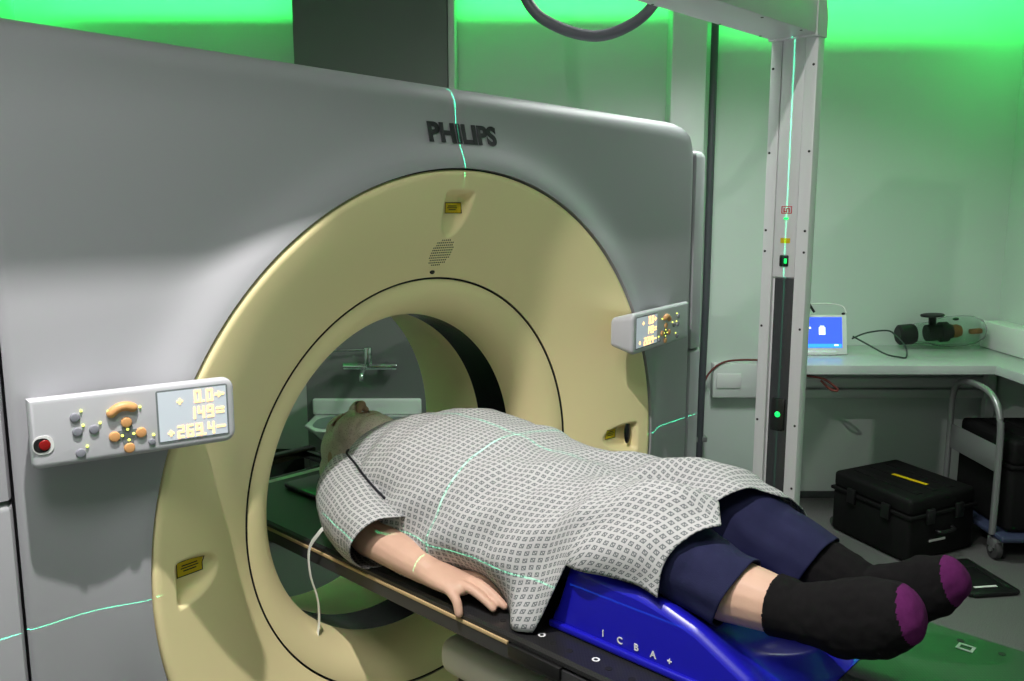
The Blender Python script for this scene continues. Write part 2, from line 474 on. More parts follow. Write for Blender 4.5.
# speaker holes
sp = MB()
for i in range(-6, 7):
    for j in range(-6, 7):
        a, b = i*.0062, j*.0062
        if (a/.036)**2+(b/.036)**2 < 1:
            x, z = a+.0, .594+b; r = math.hypot(x, z)
            sp.cyl((x, dish_y(r)-.0008, z), (x, dish_y(r)+.002, z), .0017, n=8)
sp.build('speaker_grille', M['groove'], scanner)
MB().ell((.0, dish_y(.545)-.001, .545), (.008, .003, .006)).build('fixing_screw', M['groove'], scanner)
MB().ell((.02, .012, -.507), (.007, .004, .006)).build('fixing_screw', M['groove'], scanner)
# warning labels in the recesses
def ring_label(cx, cz, w, h):
    cy = dish_y(math.hypot(cx, cz))+scoop(cx, cz)
    def P(a, b, d):
        x, z = cx+a, cz+b
        return Vector((x, dish_y(math.hypot(x, z))+scoop(x, z)-d, z))
    m = MB(); m.grid(lambda u, v: P((u-.5)*w, (v-.5)*h, .0012), 8, 8)
    o = m.build('warning_label', M['yellow'], scanner)
    e = MB()
    for (a0, a1, b0, b1) in ((-.5, .5, .44, .5), (-.5, .5, -.5, -.44), (-.5, -.465, -.5, .5), (.465, .5, -.5, .5), (-.3, .3, .14, .22), (-.34, .34, -.02, .05), (-.25, .25, -.2, -.12)):
        e.grid(lambda u, v: P((a0+(a1-a0)*u)*w, (b0+(b1-b0)*v)*h, .0018), 6, 3)
    e.build('label_print', M['blackmark'], o)
ring_label(.010, .702, .046, .026)
ring_label(-.693, .013, .056, .032)
ring_label(.664, .013, .046, .032)
MB().ell((.716, dish_y(.716)+.012, .012), (.016, .006, .036)).build('laser_aperture', M['band'], scanner)

# ------------------------------------------------------------------ the two control panels on the scanner
SEG = {'0': 'abcdef', '1': 'bc', '2': 'abged', '3': 'abgcd', '4': 'fgbc', '5': 'afgcd', '6': 'afgedc', '7': 'abc', '8': 'abcdefg', '9': 'abcfgd'}
def seven(mb, s, xr, yb, h, F):
    """seven-segment digits ending at xr (right aligned); F maps (u, v) in metres to 3-D"""
    w = h*.52; t = h*.14; x = xr
    for ch in reversed(s):
        if ch == '.':
            mb.prism([(x-t*.75, yb), (x+t*.25, yb), (x+t*.25, yb+t), (x-t*.75, yb+t)], F, .0002, .0012); x -= t*1.6; continue
        x0 = x-w
        bars = {'a': (x0, yb+h-t, x, yb+h), 'd': (x0, yb, x, yb+t), 'g': (x0, yb+h/2-t/2, x, yb+h/2+t/2),
                'b': (x-t, yb+h/2, x, yb+h), 'c': (x-t, yb, x, yb+h/2), 'f': (x0, yb+h/2, x0+t, yb+h), 'e': (x0, yb, x0+t, yb+h/2)}
        for q in SEG[ch]:
            a, b, c, d = bars[q]; mb.prism([(a, b), (c, b), (c, d), (a, d)], F, .0002, .0012)
        x = x0-h*.2
def control_panel(P0, P1, zc, h, flip):
    """P0 outer end on the cover, P1 inner free end, both (x, y) of the front surface"""
    root = MB()
    A = Vector((P0[0], P0[1], zc)); B = Vector((P1[0], P1[1], zc)); W = (B-A).length
    U = (B-A).normalized(); V = Vector((0, 0, 1))
    N = U.cross(V)
    if N.y > 0: N = -N
    F = lambda u, v, d: A+U*u+V*v+N*d                # u from the outer end, v from the middle, d towards the room
    out = [(0, -h/2+.01), (0, h/2-.004)]
    r = .022
    out = [(0, h/2-.001)]
    out += [(W-r+r*math.cos(math.radians(a)), h/2-r+r*math.sin(math.radians(a))) for a in range(90, -1, -15)]
    out += [(W-r+r*math.cos(math.radians(a)), -h/2+r+r*math.sin(math.radians(a))) for a in range(0, -91, -15)]
    r2 = .014
    out += [(r2+r2*math.cos(math.radians(a)), -h/2+r2+r2*math.sin(math.radians(a))) for a in range(-90, -181, -15)]
    def G(u, v, d):                                   # wedge: the back reaches the cover
        p = F(u, v, d)
        if d < 0: q = F(u, v, 0); p = Vector((q.x+.032*(1 if U.x > 0 else -1)*sstep(.3, 0, u/W), -.100-.060*sstep(.1, .6, u/W), zc+(q.z-zc)*.70))
        return p
    root.prism(out, G, -1., 0., .013, 5)
    pan = root.build('control_panel', M['panel'], scanner)
    # display: sunk frame then glass then digits
    u0, u1 = .598*W, .945*W
    v0, v1 = -.335*h, .365*h
    MB().prism(rrect(u1-u0+.006, v1-v0+.006, .004, cx=(u0+u1)/2, cy=(v0+v1)/2), F, -.004, .0008).build('screen_frame', M['keybase'], pan)
    scr = MB().prism([(u0, v0), (u1, v0), (u1, v1), (u0, v1)], F, -.003, .0013)
    scr.build('display', M['screen'], pan)
    # writing runs left to right for someone facing the panel
    sgn = flip
    def FW(a, b, d):                                  # a from the screen's left edge
        return F(u0+a if sgn > 0 else u1-a, b, .0013+d)
    SW = u1-u0; hh = .0215
    xr = SW*.80
    for txt, yb in (('0.0', .0205), ('149', -.0085), ('269.4', -.0385)):
        d1 = MB(); seven(d1, txt, xr, yb, hh, FW); d1.build('readout', M['digit'], pan, smooth=False)
    def symbol(polys):
        q = MB()
        for k, pl_ in enumerate(polys): q.prism(pl_, FW, .0002, .0012+.0002*k)
        q.build('display_symbol', M['digit'], pan, smooth=False)
    bar = lambda cx, cy, a, b: [(cx-a/2, cy-b/2), (cx+a/2, cy-b/2), (cx+a/2, cy+b/2), (cx-a/2, cy+b/2)]
    for (cx, cy) in ((.31*SW, .026), (.16*SW, -.028)): symbol([bar(cx, cy, .010, .003), bar(cx, cy, .003, .010)])
    symbol([bar(.90*SW, .031, .016, .0036), [(.88*SW, .037), (.88*SW, .025), (.94*SW, .031)]])
    for (cx, cy, w) in ((.90*SW, .006, .014), (.90*SW, -.001, .014), (.90*SW, -.027, .016)): symbol([bar(cx, cy, w, .0036)])
    def ST(px, py):                                   # from positions read off the panel
        yt = 185-95*(px-45)/880; yb = 520-150*(px-75)/850
        return ((px-50)/875*W, ((yb-py)/(yb-yt)-.5)*h)
    def disc(name, px, py, r, hgt, m):
        u, v = ST(px, py); b = MB()
        a = F(u, v, -.002); c = F(u, v, hgt)
        b.cyl(a, c, r, r*.86, 20, .0012); b.build(name, m, pan)
    for (px, py) in ((235, 275), (240, 338), (306, 327), (247, 433), (538, 380)):
        disc('grey_button', px, py, .0082 if px != 538 else .0062, .004, M['greykey'])
    leds = [(260, 245), (264, 309), (331, 298), (274, 402), (547, 349), (367, 247), (497, 228), (440, 327), (417, 355), (464, 345), (443, 373)]
    kb = MB()
    for (px, py) in ((437, 296), (385, 360), (495, 340), (443, 408)):
        disc('orange_key', px, py, .0094, .0045, M['orangekey'])
    u, v = ST(440, 350)
    for (a, b) in ((.036, .017), (.017, .036)):
        kb.prism(rrect(a, b, .006, cx=u, cy=v), F, -.002, .0012)
    kb.build('key_surround', M['keybase'], pan)
    for (px, py) in leds:
        u, v = ST(px, py); b = MB(); b.ell(F(u, v, .0014), (.0022, .0022, .0022), 10); b.build('indicator_light', M['led'], pan)
    # the curved rocker key above the cross
    arc = []
    u, v = ST(432, 262)
    for k in range(9):
        a = math.radians(140-10*k); arc.append(F(u+.026*math.cos(a), v-.012+.026*math.sin(a), .001))
    MB().tube(arc, .0082, 12, dome=True).build('rocker_key', M['orangekey'], pan)
    if flip > 0:                                      # emergency stop at the outer end
        u, v = ST(112, 396)
        MB().prism(rrect(.030, .030, .012, cx=u-.002, cy=v), F, -.002, .0016).build('stop_collar', M['white'], pan)
        MB().prism(rrect(.024, .023, .010, cx=u-.004, cy=v), F, -.002, .0022).build('stop_recess', M['groove'], pan)
        b = MB(); b.cyl(F(u, v, 0), F(u, v, .0040), .0092, .0080, 24, .001); b.build('stop_button', M['red'], pan)
    return pan
control_panel((-.984, -.165), (-.662, -.235), .349, .123, 1)
cpR = control_panel((.945, -.165), (.545, -.235), .349, .123, -1)

# ================================================================== THE LASER FRAME
FX = 1.30; FY0, FY1 = -.385, -.225; FYC = -.305
frame = thing('laser_frame', 'white goal-post shaped metal frame standing over the couch', 'frame', (FX, FYC, FLOOR))
def post(sx):
    x = sx*FX; m = MB()
    o = lambda d: x+sx*d                               # outward from the inner face
    def bx(d0, d1, y0, y1, z0, z1, bev=.003): m.box(((o(d0)+o(d1))/2, (y0+y1)/2, (z0+z1)/2), (abs(d1-d0), y1-y0, z1-z0), bev)
    bx(0, .046, FY1-.038, FY1, FLOOR, 1.24)             # two flanges either side of a shallow channel
    bx(0, .046, FY0, FY0+.042, FLOOR, 1.24)
    bx(.016, .046, FY0+.03, FY1-.03, FLOOR, 1.24)
    bx(.003, .018, FY0+.043, FY1-.039, .47, 1.238)     # cover plate of the upper part
    bx(.004, .0455, FY0-.0001, FY0+.01, FLOOR, 1.24)
    p = m.build('post', M['whitemetal'], frame)
    sm = MB(); sm.box((o(.0135), FYC-.002, (.465+FLOOR)/2), (.008, .072, .465-FLOOR), .002)
    sm.build('smoked_cover', M['smoke'], p)
    s = MB()
    for z in (-.75, -.5, -.25, -.03, .3, .555, .625, .88, 1.15):
        for y in (FY0+.012, FY1-.010): MB().cyl((o(-.0012), y, z), (o(.002), y, z), .0042, n=12).build('screw', M['screw'], p)
    ap = MB(); ap.box((o(0.0), FYC, .525), (.012, .030, .038), .004); ap.build('laser_aperture', M['black'], p)
    MB().box((o(-.006), FYC-.008, .525), (.003, .009, .016), .001).build('lens', M['laserglow'], p)
    MB().box((o(.0025), FYC, .592), (.0012, .034, .017), 0).build('warning_label', M['yellow'], p)
    lg = MB()                                           # red printed badge: bar frame and slanted strokes
    for (y, z, dy, dz) in ((FYC, .704, .034, .0025), (FYC, .682, .034, .0025), (FYC-.017, .693, .0025, .024), (FYC+.017, .693, .0025, .024), (FYC+.009, .692, .004, .014), (FYC+.006, .687, .008, .003), (FYC, .692, .003, .014), (FYC-.004, .697, .008, .003), (FYC-.009, .692, .003, .014)):
        lg.box((o(.0022), y, z), (.0016, dy, dz), 0)
    lg.build('badge', M['redink'], p)
    MB().box((o(.0005), FYC, .665), (.006, .014, .006), .001).build('lens', M['laserglow'], p)
    dv = MB(); dv.box((o(.006), FYC-.002, .0), (.012, .05, .11), .004); dv.build('laser_module', M['screw'], p)
    MB().ell((o(-.001), FYC-.004, 0.0), (.006, .010, .010), 14).build('lens', M['laserglow'], p)
    MB().box((o(.03), FYC, FLOOR+.006), (.16, .26, .012), .003).build('foot_plate', M['whitemetal'], p)
    return p
post(1); post(-1)
bm_ = MB(); bm_.box((0, FYC, 1.305), (2*FX+.092, FY1-FY0, .13), .006)
be = bm_.build('cross_beam', M['whitemetal'], frame)
s = MB()
for x in (-1.1, -.8, .25, .6, .95, 1.2): 
    for y in (FY0+.012, FY1-.012): MB().cyl((x, y, 1.2385), (x, y, 1.242), .0042, n=12).build('screw', M['screw'], be)
for sx in (-1, 1):
    br = MB()
    br.prism([(sx*(FX-.02), 1.235), (sx*(FX+.052), 1.235), (sx*(FX+.052), 1.30), (sx*(FX+.03), 1.376), (sx*(FX-.02), 1.376)], lambda a, b, d: Vector((a, d, b)), FY0-.004, FY1+.004, .003)
    br.build('corner_bracket', M['whitemetal'], be)
MB().box((0, FYC, 1.238), (.05, .05, .014), .003).build('laser_module', M['black'], be)

# ================================================================== THE COUCH
CW, CTOP = .304, -.10
couch = thing('patient_couch', 'long black carbon fibre couch running into the scanner bore', 'couch', (0, -1.3, FLOOR))
Y0, Y1 = -2.45, .57
cs = [(-CW, CTOP-.006), (-CW+.006, CTOP), (CW-.006, CTOP), (CW, CTOP-.006), (CW, CTOP-.014), (CW-.05, CTOP-.05), (-CW+.05, CTOP-.05), (-CW, CTOP-.014)]
MB().prism(cs, lambda a, b, d: Vector((a, d, b)), Y0, Y1, 0).build('tabletop', M['carbon'], couch, angle=25)
MB().box((-CW-.0015, (.56-.565)/2, CTOP-.0175), (.005, 1.125, .007), .001).build('edge_strip', M['tan'], couch, label='tan edge strip')
er = MB()
er.prism([(-CW-.002, CTOP-.021), (-CW-.002, CTOP-.050), (-CW+.06, CTOP-.062), (-CW+.06, CTOP-.021)], lambda a, b, d: Vector((a, d, b)), Y0, .56)
er.prism([(CW+.002, CTOP-.021), (CW+.002, CTOP-.050), (CW-.06, CTOP-.062), (CW-.06, CTOP-.021)], lambda a, b, d: Vector((a, d, b)), Y0, .56)
er.build('side_rail', M['darkedge'], couch)
MB().box((-CW-.003, -.635, CTOP-.028), (.012, .13, .026), .003).build('rail_clip', M['black'], couch)
for y in (-.555, -.615, -.745, -.48):
    ring = MB(); n = 20
    ring.grid(lambda u, v: (-.264+(.0075-.0035*v)*math.cos(2*PI*u), y+(.0075-.0035*v)*math.sin(2*PI*u), CTOP+.0008), n, 2, True)
    if y != -.48: ring.build('index_mark', M['white'], couch)
ho = MB()
for x, y in [(-.272, q) for q in (-.585, -.65, -.69, -.78, -.83, -.52)]+[(.262, q) for q in (-1.20, -1.34, -1.27)]:
    MB().cyl((x, y, CTOP-.001), (x, y, CTOP+.0006), .0065, n=16).build('index_hole', M['groove'], couch)
sq = MB()
for (dx, dy, w, h) in ((0, .012, .024, .005), (0, -.012, .024, .005), (.010, 0, .005, .022), (-.010, 0, .005, .022)):
    sq.box((.240+dx, -1.215+dy, CTOP+.0006), (w, h, .001), 0)
sq.build('index_mark', M['white'], couch)
# head extension: open frame that the head end of the top sits on
hx = MB()
hx.box((-.19, .70, CTOP-.04), (.03, .35, .03), .005); hx.box((.19, .70, CTOP-.04), (.03, .35, .03), .005)
hx.box((0, .88, CTOP-.035), (.44, .04, .03), .005); hx.box((0, .70, CTOP-.045), (.36, .03, .02), .004)
hx.build('head_frame', M['band'], couch)
MB().box((0, Y1+.012, CTOP-.004), (.60, .026, .010), .003).build('end_reflection', M['trim'], couch, label='pale strip standing for the green reflection on the head end')  # pale colour stands in for green light caught by the couch end
# carriage and pedestal under the top
cb = MB(); cb.box((0, -1.35, -.270), (.50, 2.12, .085), .035, 5); cb.build('carriage_cover', M['basecover'], couch)
MB().box((0, -1.38, -.192), (.36, 2.0, .085), .01).build('top_support', M['darkedge'], couch)
MB().box((0, -1.37, -.320), (.46, 2.06, .03), .006).build('carriage_gap', M['groove'], couch)
MB().box((0, -1.36, -.40), (.49, 2.10, .14), .02, 3).build('carriage_body', M['basecover'], couch)
MB().box((0, -1.45, -.70), (.46, 1.8, .48), .04, 4).build('pedestal', M['basecover'], couch)
MB().box((0, -1.45, FLOOR+.035), (.6, 1.9, .07), .02, 3).build('base_plate', M['darkedge'], couch)

# ================================================================== KNEE SUPPORT
KX = .222
def kz(x, y):
    h = interp(y, [-1.09, -1.06, -1.02, -.97, -.92, -.86, -.80, -.72, -.66, -.645, -.615, -.60], [-.098, -.07, -.04, -.014, .012, .030, .041, .043, .044, .038, -.055, -.098])
    ch = math.exp(-((abs(x)-.125)/.058)**2)
    w = sstep(-.66, -.74, y)
    h2 = h-.042*ch*w*(1 if y > -.98 else 1)
    # rounded shoulder at the outer sides
    e = KX-abs(x)
    if e < .02: h2 -= .02*(1-math.sqrt(max(0, 1-(1-e/.02)**2)))*(1 if h > -.05 else .3)
    # the far part of the support beyond the near cheek drops to a low foot ledge
    inn = sstep(-.15, -.08, x)*sstep(-.90, -.99, y)
    h2 = h2*(1-inn)+min(h2, -.062)*inn
    return max(h2, CTOP+.002)
km = MB()
NXk, NYk = 60, 110
def kf(u, v):
    x = -KX+2*KX*u; y = -.60-.49*v; return (x, y, kz(x, y))
km.grid(kf, NXk, NYk)
for sx in (-1, 1):
    km.grid(lambda u, v: (sx*(KX+.0-.0), -.60-.49*u, (CTOP+.001)+(kz(sx*KX, -.60-.49*u)-CTOP-.001)*v), NYk, 6)
km.grid(lambda u, v: (-KX+2*KX*u, -.60, CTOP+.001+v*(kz(-KX+2*KX*u, -.60)-CTOP-.001)), NXk, 3)
km.grid(lambda u, v: (-KX+2*KX*u, -1.09, CTOP+.001+v*(kz(-KX+2*KX*u, -1.09)-CTOP-.001)), NXk, 3)
knee = km.build('knee_support', M['blue'], None, angle=50, label='glossy blue moulded knee support lying on the black couch under the legs', cat='knee support', base=(0, -.85, CTOP))
fl = MB(); fl.box((-KX-.003, -.845, CTOP+.009), (.012, .486, .014), .004, 3); fl.build('bottom_rim', M['blue'], knee)
tx = MB()
for ch, y, sz in (('I', -.707, .018), ('C', -.745, .018), ('B', -.781, .018), ('A', -.817, .018), ('+', -.851, .018)):
    vs, fs = text_mb(ch, sz, .0003)
    tx.add([(-KX-.0012-p[2], y-.022-p[0], CTOP+.029+p[1]) for p in vs], fs)
tx.build('lettering', M['white'], knee, smooth=False)

# ================================================================== THE PERSON
body = MB()
def limb(pts, n=16, flat=1., ref=(0, 0, 1)): body.tube([p[:3] for p in pts], [p[3] for p in pts], n, True, flat, ref, True)
# trunk
limb([(0, .10, 0.0, .105), (0, .0, .015, .19), (0, -.15, .02, .215), (0, -.3, .02, .225), (0, -.42, .015, .205), (0, -.50, .01, .17)], 24, [.62, .55, .56, .57, .58, .6])
# neck
limb([(0, .25, .01, .058), (0, .12, -.005, .07)])
# head
def head(b, g=0.):
    b.ell((0, .332, .018), (.080+g, .090+g, .088+g), 28)
    b.ell((0, .295, .060), (.064+g, .095+g, .072+g), 24)
    b.ell((0, .225, .090), (.050+g, .055+g, .040+g), 20)
    b.ell((0, .190, .102), (.028+g, .026+g, .024+g), 16)
    b.ell((.040, .295, .088), (.030+g, .040+g, .034+g), 16); b.ell((-.040, .295, .088), (.030+g, .040+g, .034+g), 16)
    b.ell((0, .355, .080), (.058+g, .046+g, .032+g), 18)
head(body)
for sx in (-1, 1):
    body.ell((sx*.080, .325, .015), (.012, .020, .032), 14)                 # ear
    body.ell((sx*.033, .342, .112), (.019, .012, .012), 14)                 # closed eyelid
    body.ell((sx*.012, .288, .143), (.008, .010, .009), 12)                 # nostril wing
body.tube([(0, .348, .116), (0, .32, .138), (0, .292, .158)], [.009, .011, .013], 12, True, dome=True)
body.ell((0, .243, .131), (.026, .008, .010), 14); body.ell((0, .230, .129), (.022, .007, .009), 14)
# arms: the near one along the couch edge, the far one mirrored
def finger(pts, r0, r1):
    P = spline(pts, 4); k = len(P)
    body.tube(P, [r0+(r1-r0)*i/(k-1) for i in range(k)], 12, True, dome=True)
def arm(sx):
    X = lambda x: sx*x
    limb([(X(.175), .115, .02, .066), (X(.225), .06, .005, .062), (X(.262), -.04, -.022, .052), (X(.283), -.12, -.035, .047)])
    limb([(X(.283), -.12, -.033, .048), (X(.286), -.18, -.036, .047), (X(.287), -.25, -.045, .041), (X(.285), -.31, -.054, .035)], 16, .9)
    limb([(X(.285), -.305, -.055, .034), (X(.280), -.345, -.059, .040), (X(.274), -.388, -.063, .043)], 16, [.82, .62, .46])
    # knuckles to tips; the first is the index finger, nearest the hip
    finger([(X(.240), -.375, -.060), (X(.228), -.418, -.058), (X(.222), -.452, -.068), (X(.218), -.480, -.082)], .0112, .0082)
    finger([(X(.262), -.388, -.058), (X(.256), -.436, -.056), (X(.253), -.474, -.068), (X(.250), -.502, -.084)], .0116, .0084)
    finger([(X(.284), -.384, -.059), (X(.280), -.430, -.058), (X(.275), -.466, -.070), (X(.271), -.492, -.085)], .0112, .0082)
    finger([(X(.300), -.370, -.064), (X(.305), -.402, -.066), (X(.309), -.426, -.078), (X(.312), -.436, -.100)], .0112, .0095)
    # thumb leaves the side of the palm near the wrist and lies along the hip
    finger([(X(.252), -.325, -.062), (X(.228), -.350, -.068), (X(.214), -.378, -.076), (X(.208), -.402, -.083)], .0150, .0098)
arm(-1); arm(1)
# legs
def leg(sx, kn, md, an, heel, ball, toe, toedir):
    limb([(sx*.10, -.44, .005, .098), (sx*.115, -.60, .055, .088), kn[:3]+(.068,)])
    limb([kn[:3]+(.066,), md[:3]+(.058,), (md[0]*.5+an[0]*.5, md[1]*.45+an[1]*.55, md[2]*.5+an[2]*.5, .050), an[:3]+(.040,)])
    foot = [(an[0], an[1], an[2], .040)]+list(toe)
    limb(foot, 18, [1.05]+[1.36]*(len(foot)-2)+[1.25])
    limb([an[:3]+(.036,), heel[:3]+(.032,)])
nearleg = dict(kn=(-.13, -.78, .085), md=(-.128, -.93, .048), an=(-.125, -1.06, .048), heel=(-.125, -1.132, .034), ball=None, toe=[(-.130, -1.13, .064, .041), (-.138, -1.185, .088, .042), (-.145, -1.214, .106, .037)], toedir=None)
farleg = dict(kn=(.13, -.80, .070), md=(.130, -.95, .025), an=(.130, -1.075, .002), heel=(.130, -1.145, -.012), ball=None, toe=[(.134, -1.145, .022, .038), (.140, -1.180, .046, .037), (.145, -1.200, .062, .031)], toedir=None)
leg(-1, **nearleg); leg(1, **farleg)
bme = remesh(body, .0034, 5, .5)
person = link('person', bme, M['skin'], None, True, 180, label='person lying on their back in a printed gown, face under a mesh mask', cat='person', base=(0, -.4, CTOP))

M['nail'] = mat('fingernail', (222, 176, 164), .3)
for sx in (-1, 1):
    for (x, y, z) in ((.2185, -.4765, -.0745), (.2505, -.498, -.0765), (.272, -.488, -.0775)):
        MB().ell((sx*x, y, z), (.0052, .0066, .0022), 12, rot=Matrix.Rotation(math.radians(24), 3, 'X')).build('fingernail', M['nail'], person)
# mask: follows the head, reaches down to the board, holes for eyes and nose
mk = MB(); head(mk, .009)
mk.tube([(0, .335, .128), (0, .31, .146), (0, .288, .158)], [.016, .018, .017], 14, True, dome=True)
mk.ell((0, .335, -.035), (.095, .100, .07), 24); mk.ell((0, .30, -.02), (.090, .085, .09), 24)
mme = remesh(mk, .004, 6, .5)
b = bmesh.new(); b.from_mesh(mme)
kill = []
for f in b.faces:
    c = f.calc_center_median()
    eye = abs(c.x) < .058 and   .330 < c.y < .353 and c.z > .09
    nose = (c.x/.019)**2+((c.y-.288)/.022)**2 < 1 and c.z > .12
    if eye or nose or c.z < CTOP+.004 or (c.y < .222 and c.z < .072) or (c.y < .2+0 and c.z < .085): kill.append(f)
bmesh.ops.delete(b, geom=kill, context='FACES'); b.to_mesh(mme); b.free()
msk = link('face_mask', mme, M['maskmat'], person, True, 180, label='beige perforated mesh mask over the head')
sd = msk.modifiers.new('Solidify', 'SOLIDIFY'); sd.thickness = .0022; sd.offset = 1
# board and cushion under the head
hr = thing('head_rest', 'low dark head rest on the couch under the masked head', 'head rest', (0, .34, CTOP))
MB().box((0, .36, CTOP+.009), (.26, .28, .016), .006).build('base_board', M['band'], hr)
MB().box((0, .345, CTOP+.024), (.13, .17, .014), .006).build('cushion', M['darkedge'], hr)

# ------------------------------------------------------------------ gown
YS = [.24, .20, .12, .0, -.10, -.20, -.30, -.40, -.50, -.605, -.655, -.80, -.92]
AA = [.105, .150, .205, .250, .272, .285, .288, .284, .276, .262, .240, .236, .226]
ZZ = [.078, .104, .150, .190, .203, .192, .183, .168, .166, .178, .190, .190, .168]
ZB = [-.02, -.05, -.085, -.098, -.098, -.098, -.098, -.098, -.098, -.094, .046, .046, .022]
def g_neck(c):   return .135+.075*abs(c)**1.2
def g_hem(x):    return .010*noise.noise(Vector((x*22, 1.3, .2)))+interp(x, [-.25, -.20, -.135, -.07, -.01, .05, .13, .20, .25], [-.845, -.865, -.912, -.865, -.800, -.842, -.885, -.908, -.912])
def gown_pt(u, v):
    th = PI*(1-u); n = 2.5
    c, s_ = math.cos(th), math.sin(th)
    cx = math.copysign(abs(c)**(2/n), c); sz = abs(s_)**(2/n)
    y = g_neck(cx); 
    for _ in range(3):
        a = interp(y, YS, AA); h = g_hem(cx*a); y = g_neck(cx)+(h-g_neck(cx))*v
    a = interp(y, YS, AA); zt = interp(y, YS, ZZ); zb = interp(y, YS, ZB)
    x = cx*a; z = zb+(zt-zb)*sz
    # two thighs with a sag between them
    w = sstep(-.48, -.72, y)
    z -= w*.062*math.exp(-((x+.005)/.052)**2)*sstep(0, .2, sz)
    # far thigh a touch lower towards its hem
    z -= sstep(-.72, -.92, y)*.012*sstep(.02, .12, x)
    # chest: slight valley at the breast bone, soft belly
    z -= .010*math.exp(-((y+.02)/.09)**2)*math.exp(-(x/.05)**2)
    if c < 0: z += .027*math.exp(-((y+.81)/.12)**2)*math.exp(-((x+.13)/.075)**2)
    # loose cloth spreading on the couch by the hand
    low = sstep(.45, 0., sz)
    if c < 0:
        x -= .030*low*math.exp(-((y+.565)/.035)**2); 
        x += .080*low*math.exp(-((y+.43)/.085)**2)+.028*low*math.exp(-((y+.32)/.08)**2)
    # folds
    p = Vector((x*5, y*5, z*5))
    f = .0085*noise.noise(Vector((x*6+y*4, y*16, z*7)))+.0040*noise.noise(Vector((x*16, y*9+x*8, z*14+3)))
    side = sstep(.95, .5, sz)
    f += side*.0085*math.sin(34*y+26*z+2*noise.noise(p))
    f += .0095*sstep(-.35, -.55, y)*math.sin(40*(y*.75+x*1.1)+3*noise.noise(p))*sstep(.1, .5, sz)*.6
    nx = cx*.8; nz = sz
    return Vector((x+nx*f, y, max(z+nz*f, zb+.001)))
def cloth(name, fn, nu, nv, m, parent, closed=False, thick=.0022, label=None):
    mb = MB(); mb.grid(fn, nu, nv, closed)
    me = bpy.data.meshes.new(name); me.from_pydata(mb.v, [], mb.f); me.update()
    # arc-length UVs so the print keeps its size
    V = np.array(mb.v).reshape(nv, nu, 3)
    dv = np.linalg.norm(np.diff(V, axis=0), axis=2); vv = np.vstack([np.zeros((1, nu)), np.cumsum(dv, 0)])
    du = np.linalg.norm(np.diff(V, axis=1), axis=2); uu = np.hstack([np.zeros((nv, 1)), np.cumsum(du, 1)])
    uu = uu-uu[:, nu//2:nu//2+1]
    vm = vv[:, nu//2:nu//2+1]*np.ones_like(vv); vv = .7*vm+.3*vv
    uvl = me.uv_layers.new(name='UVMap')
    per = float(uu[:, -1].mean()-uu[:, 0].mean())*nu/(nu-1)
    for poly in me.polygons:
        ids = list(poly.vertices)
        cols = [i % nu for i in ids]; wrap = closed and max(cols)-min(cols) > nu//2
        for li, i in zip(poly.loop_indices, ids):
            r_, c_ = divmod(i, nu); uq = uu[r_, c_]
            if wrap and c_ < nu//2: uq = uu[r_, -1]+.003
            uvl.data[li].uv = (uq, vv[r_, c_])
    b = bmesh.new(); b.from_mesh(me); bmesh.ops.recalc_face_normals(b, faces=b.faces[:]); b.to_mesh(me); b.free()
    o = link(name, me, m, parent, True, 180, label=label)
    md = o.modifiers.new('Solidify', 'SOLIDIFY'); md.thickness = thick; md.offset = 0
    return o
gown = cloth('hospital_gown', gown_pt, 150, 210, M['gown'], person, label='white gown printed with small grey squares')
# sleeves
def sleeve(sx):
    ax = [Vector(p) for p in ((sx*.150, .130, .022), (sx*.200, .075, .006), (sx*.240, -.010, -.010), (sx*.270, -.10, -.022), (sx*.286, -.180, -.028))]
    P = spline(ax, 8); k = len(P)-1
    rad = [.070, .082, .088, .086, .084]
    def fn(u, v):
        q = v*k; i = min(int(q), k-1); f = q-i
        c = P[i].lerp(P[i+1], f); t = (P[i+1]-P[i]).normalized()
        xx = t.cross(Vector((0, 0, 1))).normalized(); yy = xx.cross(t)
        a = 2*PI*u
        r = interp(v, [0, .25, .5, .75, 1], rad)
        r *= 1+.05*math.sin(3*a+6*v)+.05*noise.noise(Vector((math.cos(a)*1.5, math.sin(a)*1.5, v*5+sx)))
        if v > .6: r *= 1+.10*(v-.6)/.4*math.sin(2*a+1.2)
        # cuff longer on top
        p = c+xx*math.cos(a)*r+yy*math.sin(a)*r+t*(.035*math.sin(a)*sstep(.5, 1, v))
        p.z = max(p.z, CTOP+.002+.002*math.sin(9*a))
        return p
    return cloth('sleeve', fn, 56, 60, M['gown'], gown, True)
sleeve(-1); sleeve(1)
# dark cord from the shoulder to the arm pit
MB().tube(spline([(-.150, .150, .088), (-.182, .112, .093), (-.216, .032, .092), (-.240, -.028, .086), (-.258, -.091, .074), (-.262, -.140, .057)], 8), .0028, 8).build('shoulder_cord', M['cord'], gown, label='dark navy cord over the shoulder')
tie = [(-.315, .012, -.030), (-.328, .03, -.055), (-.335, .06, -.10), (-.338, .055, -.16), (-.33, .04, -.22), (-.325, .045, -.28), (-.335, .04, -.33), (-.33, .02, -.375)]
MB().tube(spline(tie, 8), .0048, 8, flat=.22, ref=(1, 0, 0)).build('tie_string', M['tie'], gown, label='white tie string hanging over the couch edge')
# wrist band
wb = MB(); c0 = Vector((-.273, -.278, -.0525)); ax = Vector((.01, -.055, -.009)).normalized()
x0 = ax.cross(Vector((0, 0, 1))).normalized(); y0 = x0.cross(ax)
wb.grid(lambda u, v: c0+x0*.0390*math.cos(2*PI*u)+y0*.0355*math.sin(2*PI*u)+ax*(v-.5)*.009, 40, 2, True)
o = wb.build('wristband', M['band_yellow'], person); o.modifiers.new('Solidify', 'SOLIDIFY').thickness = .001

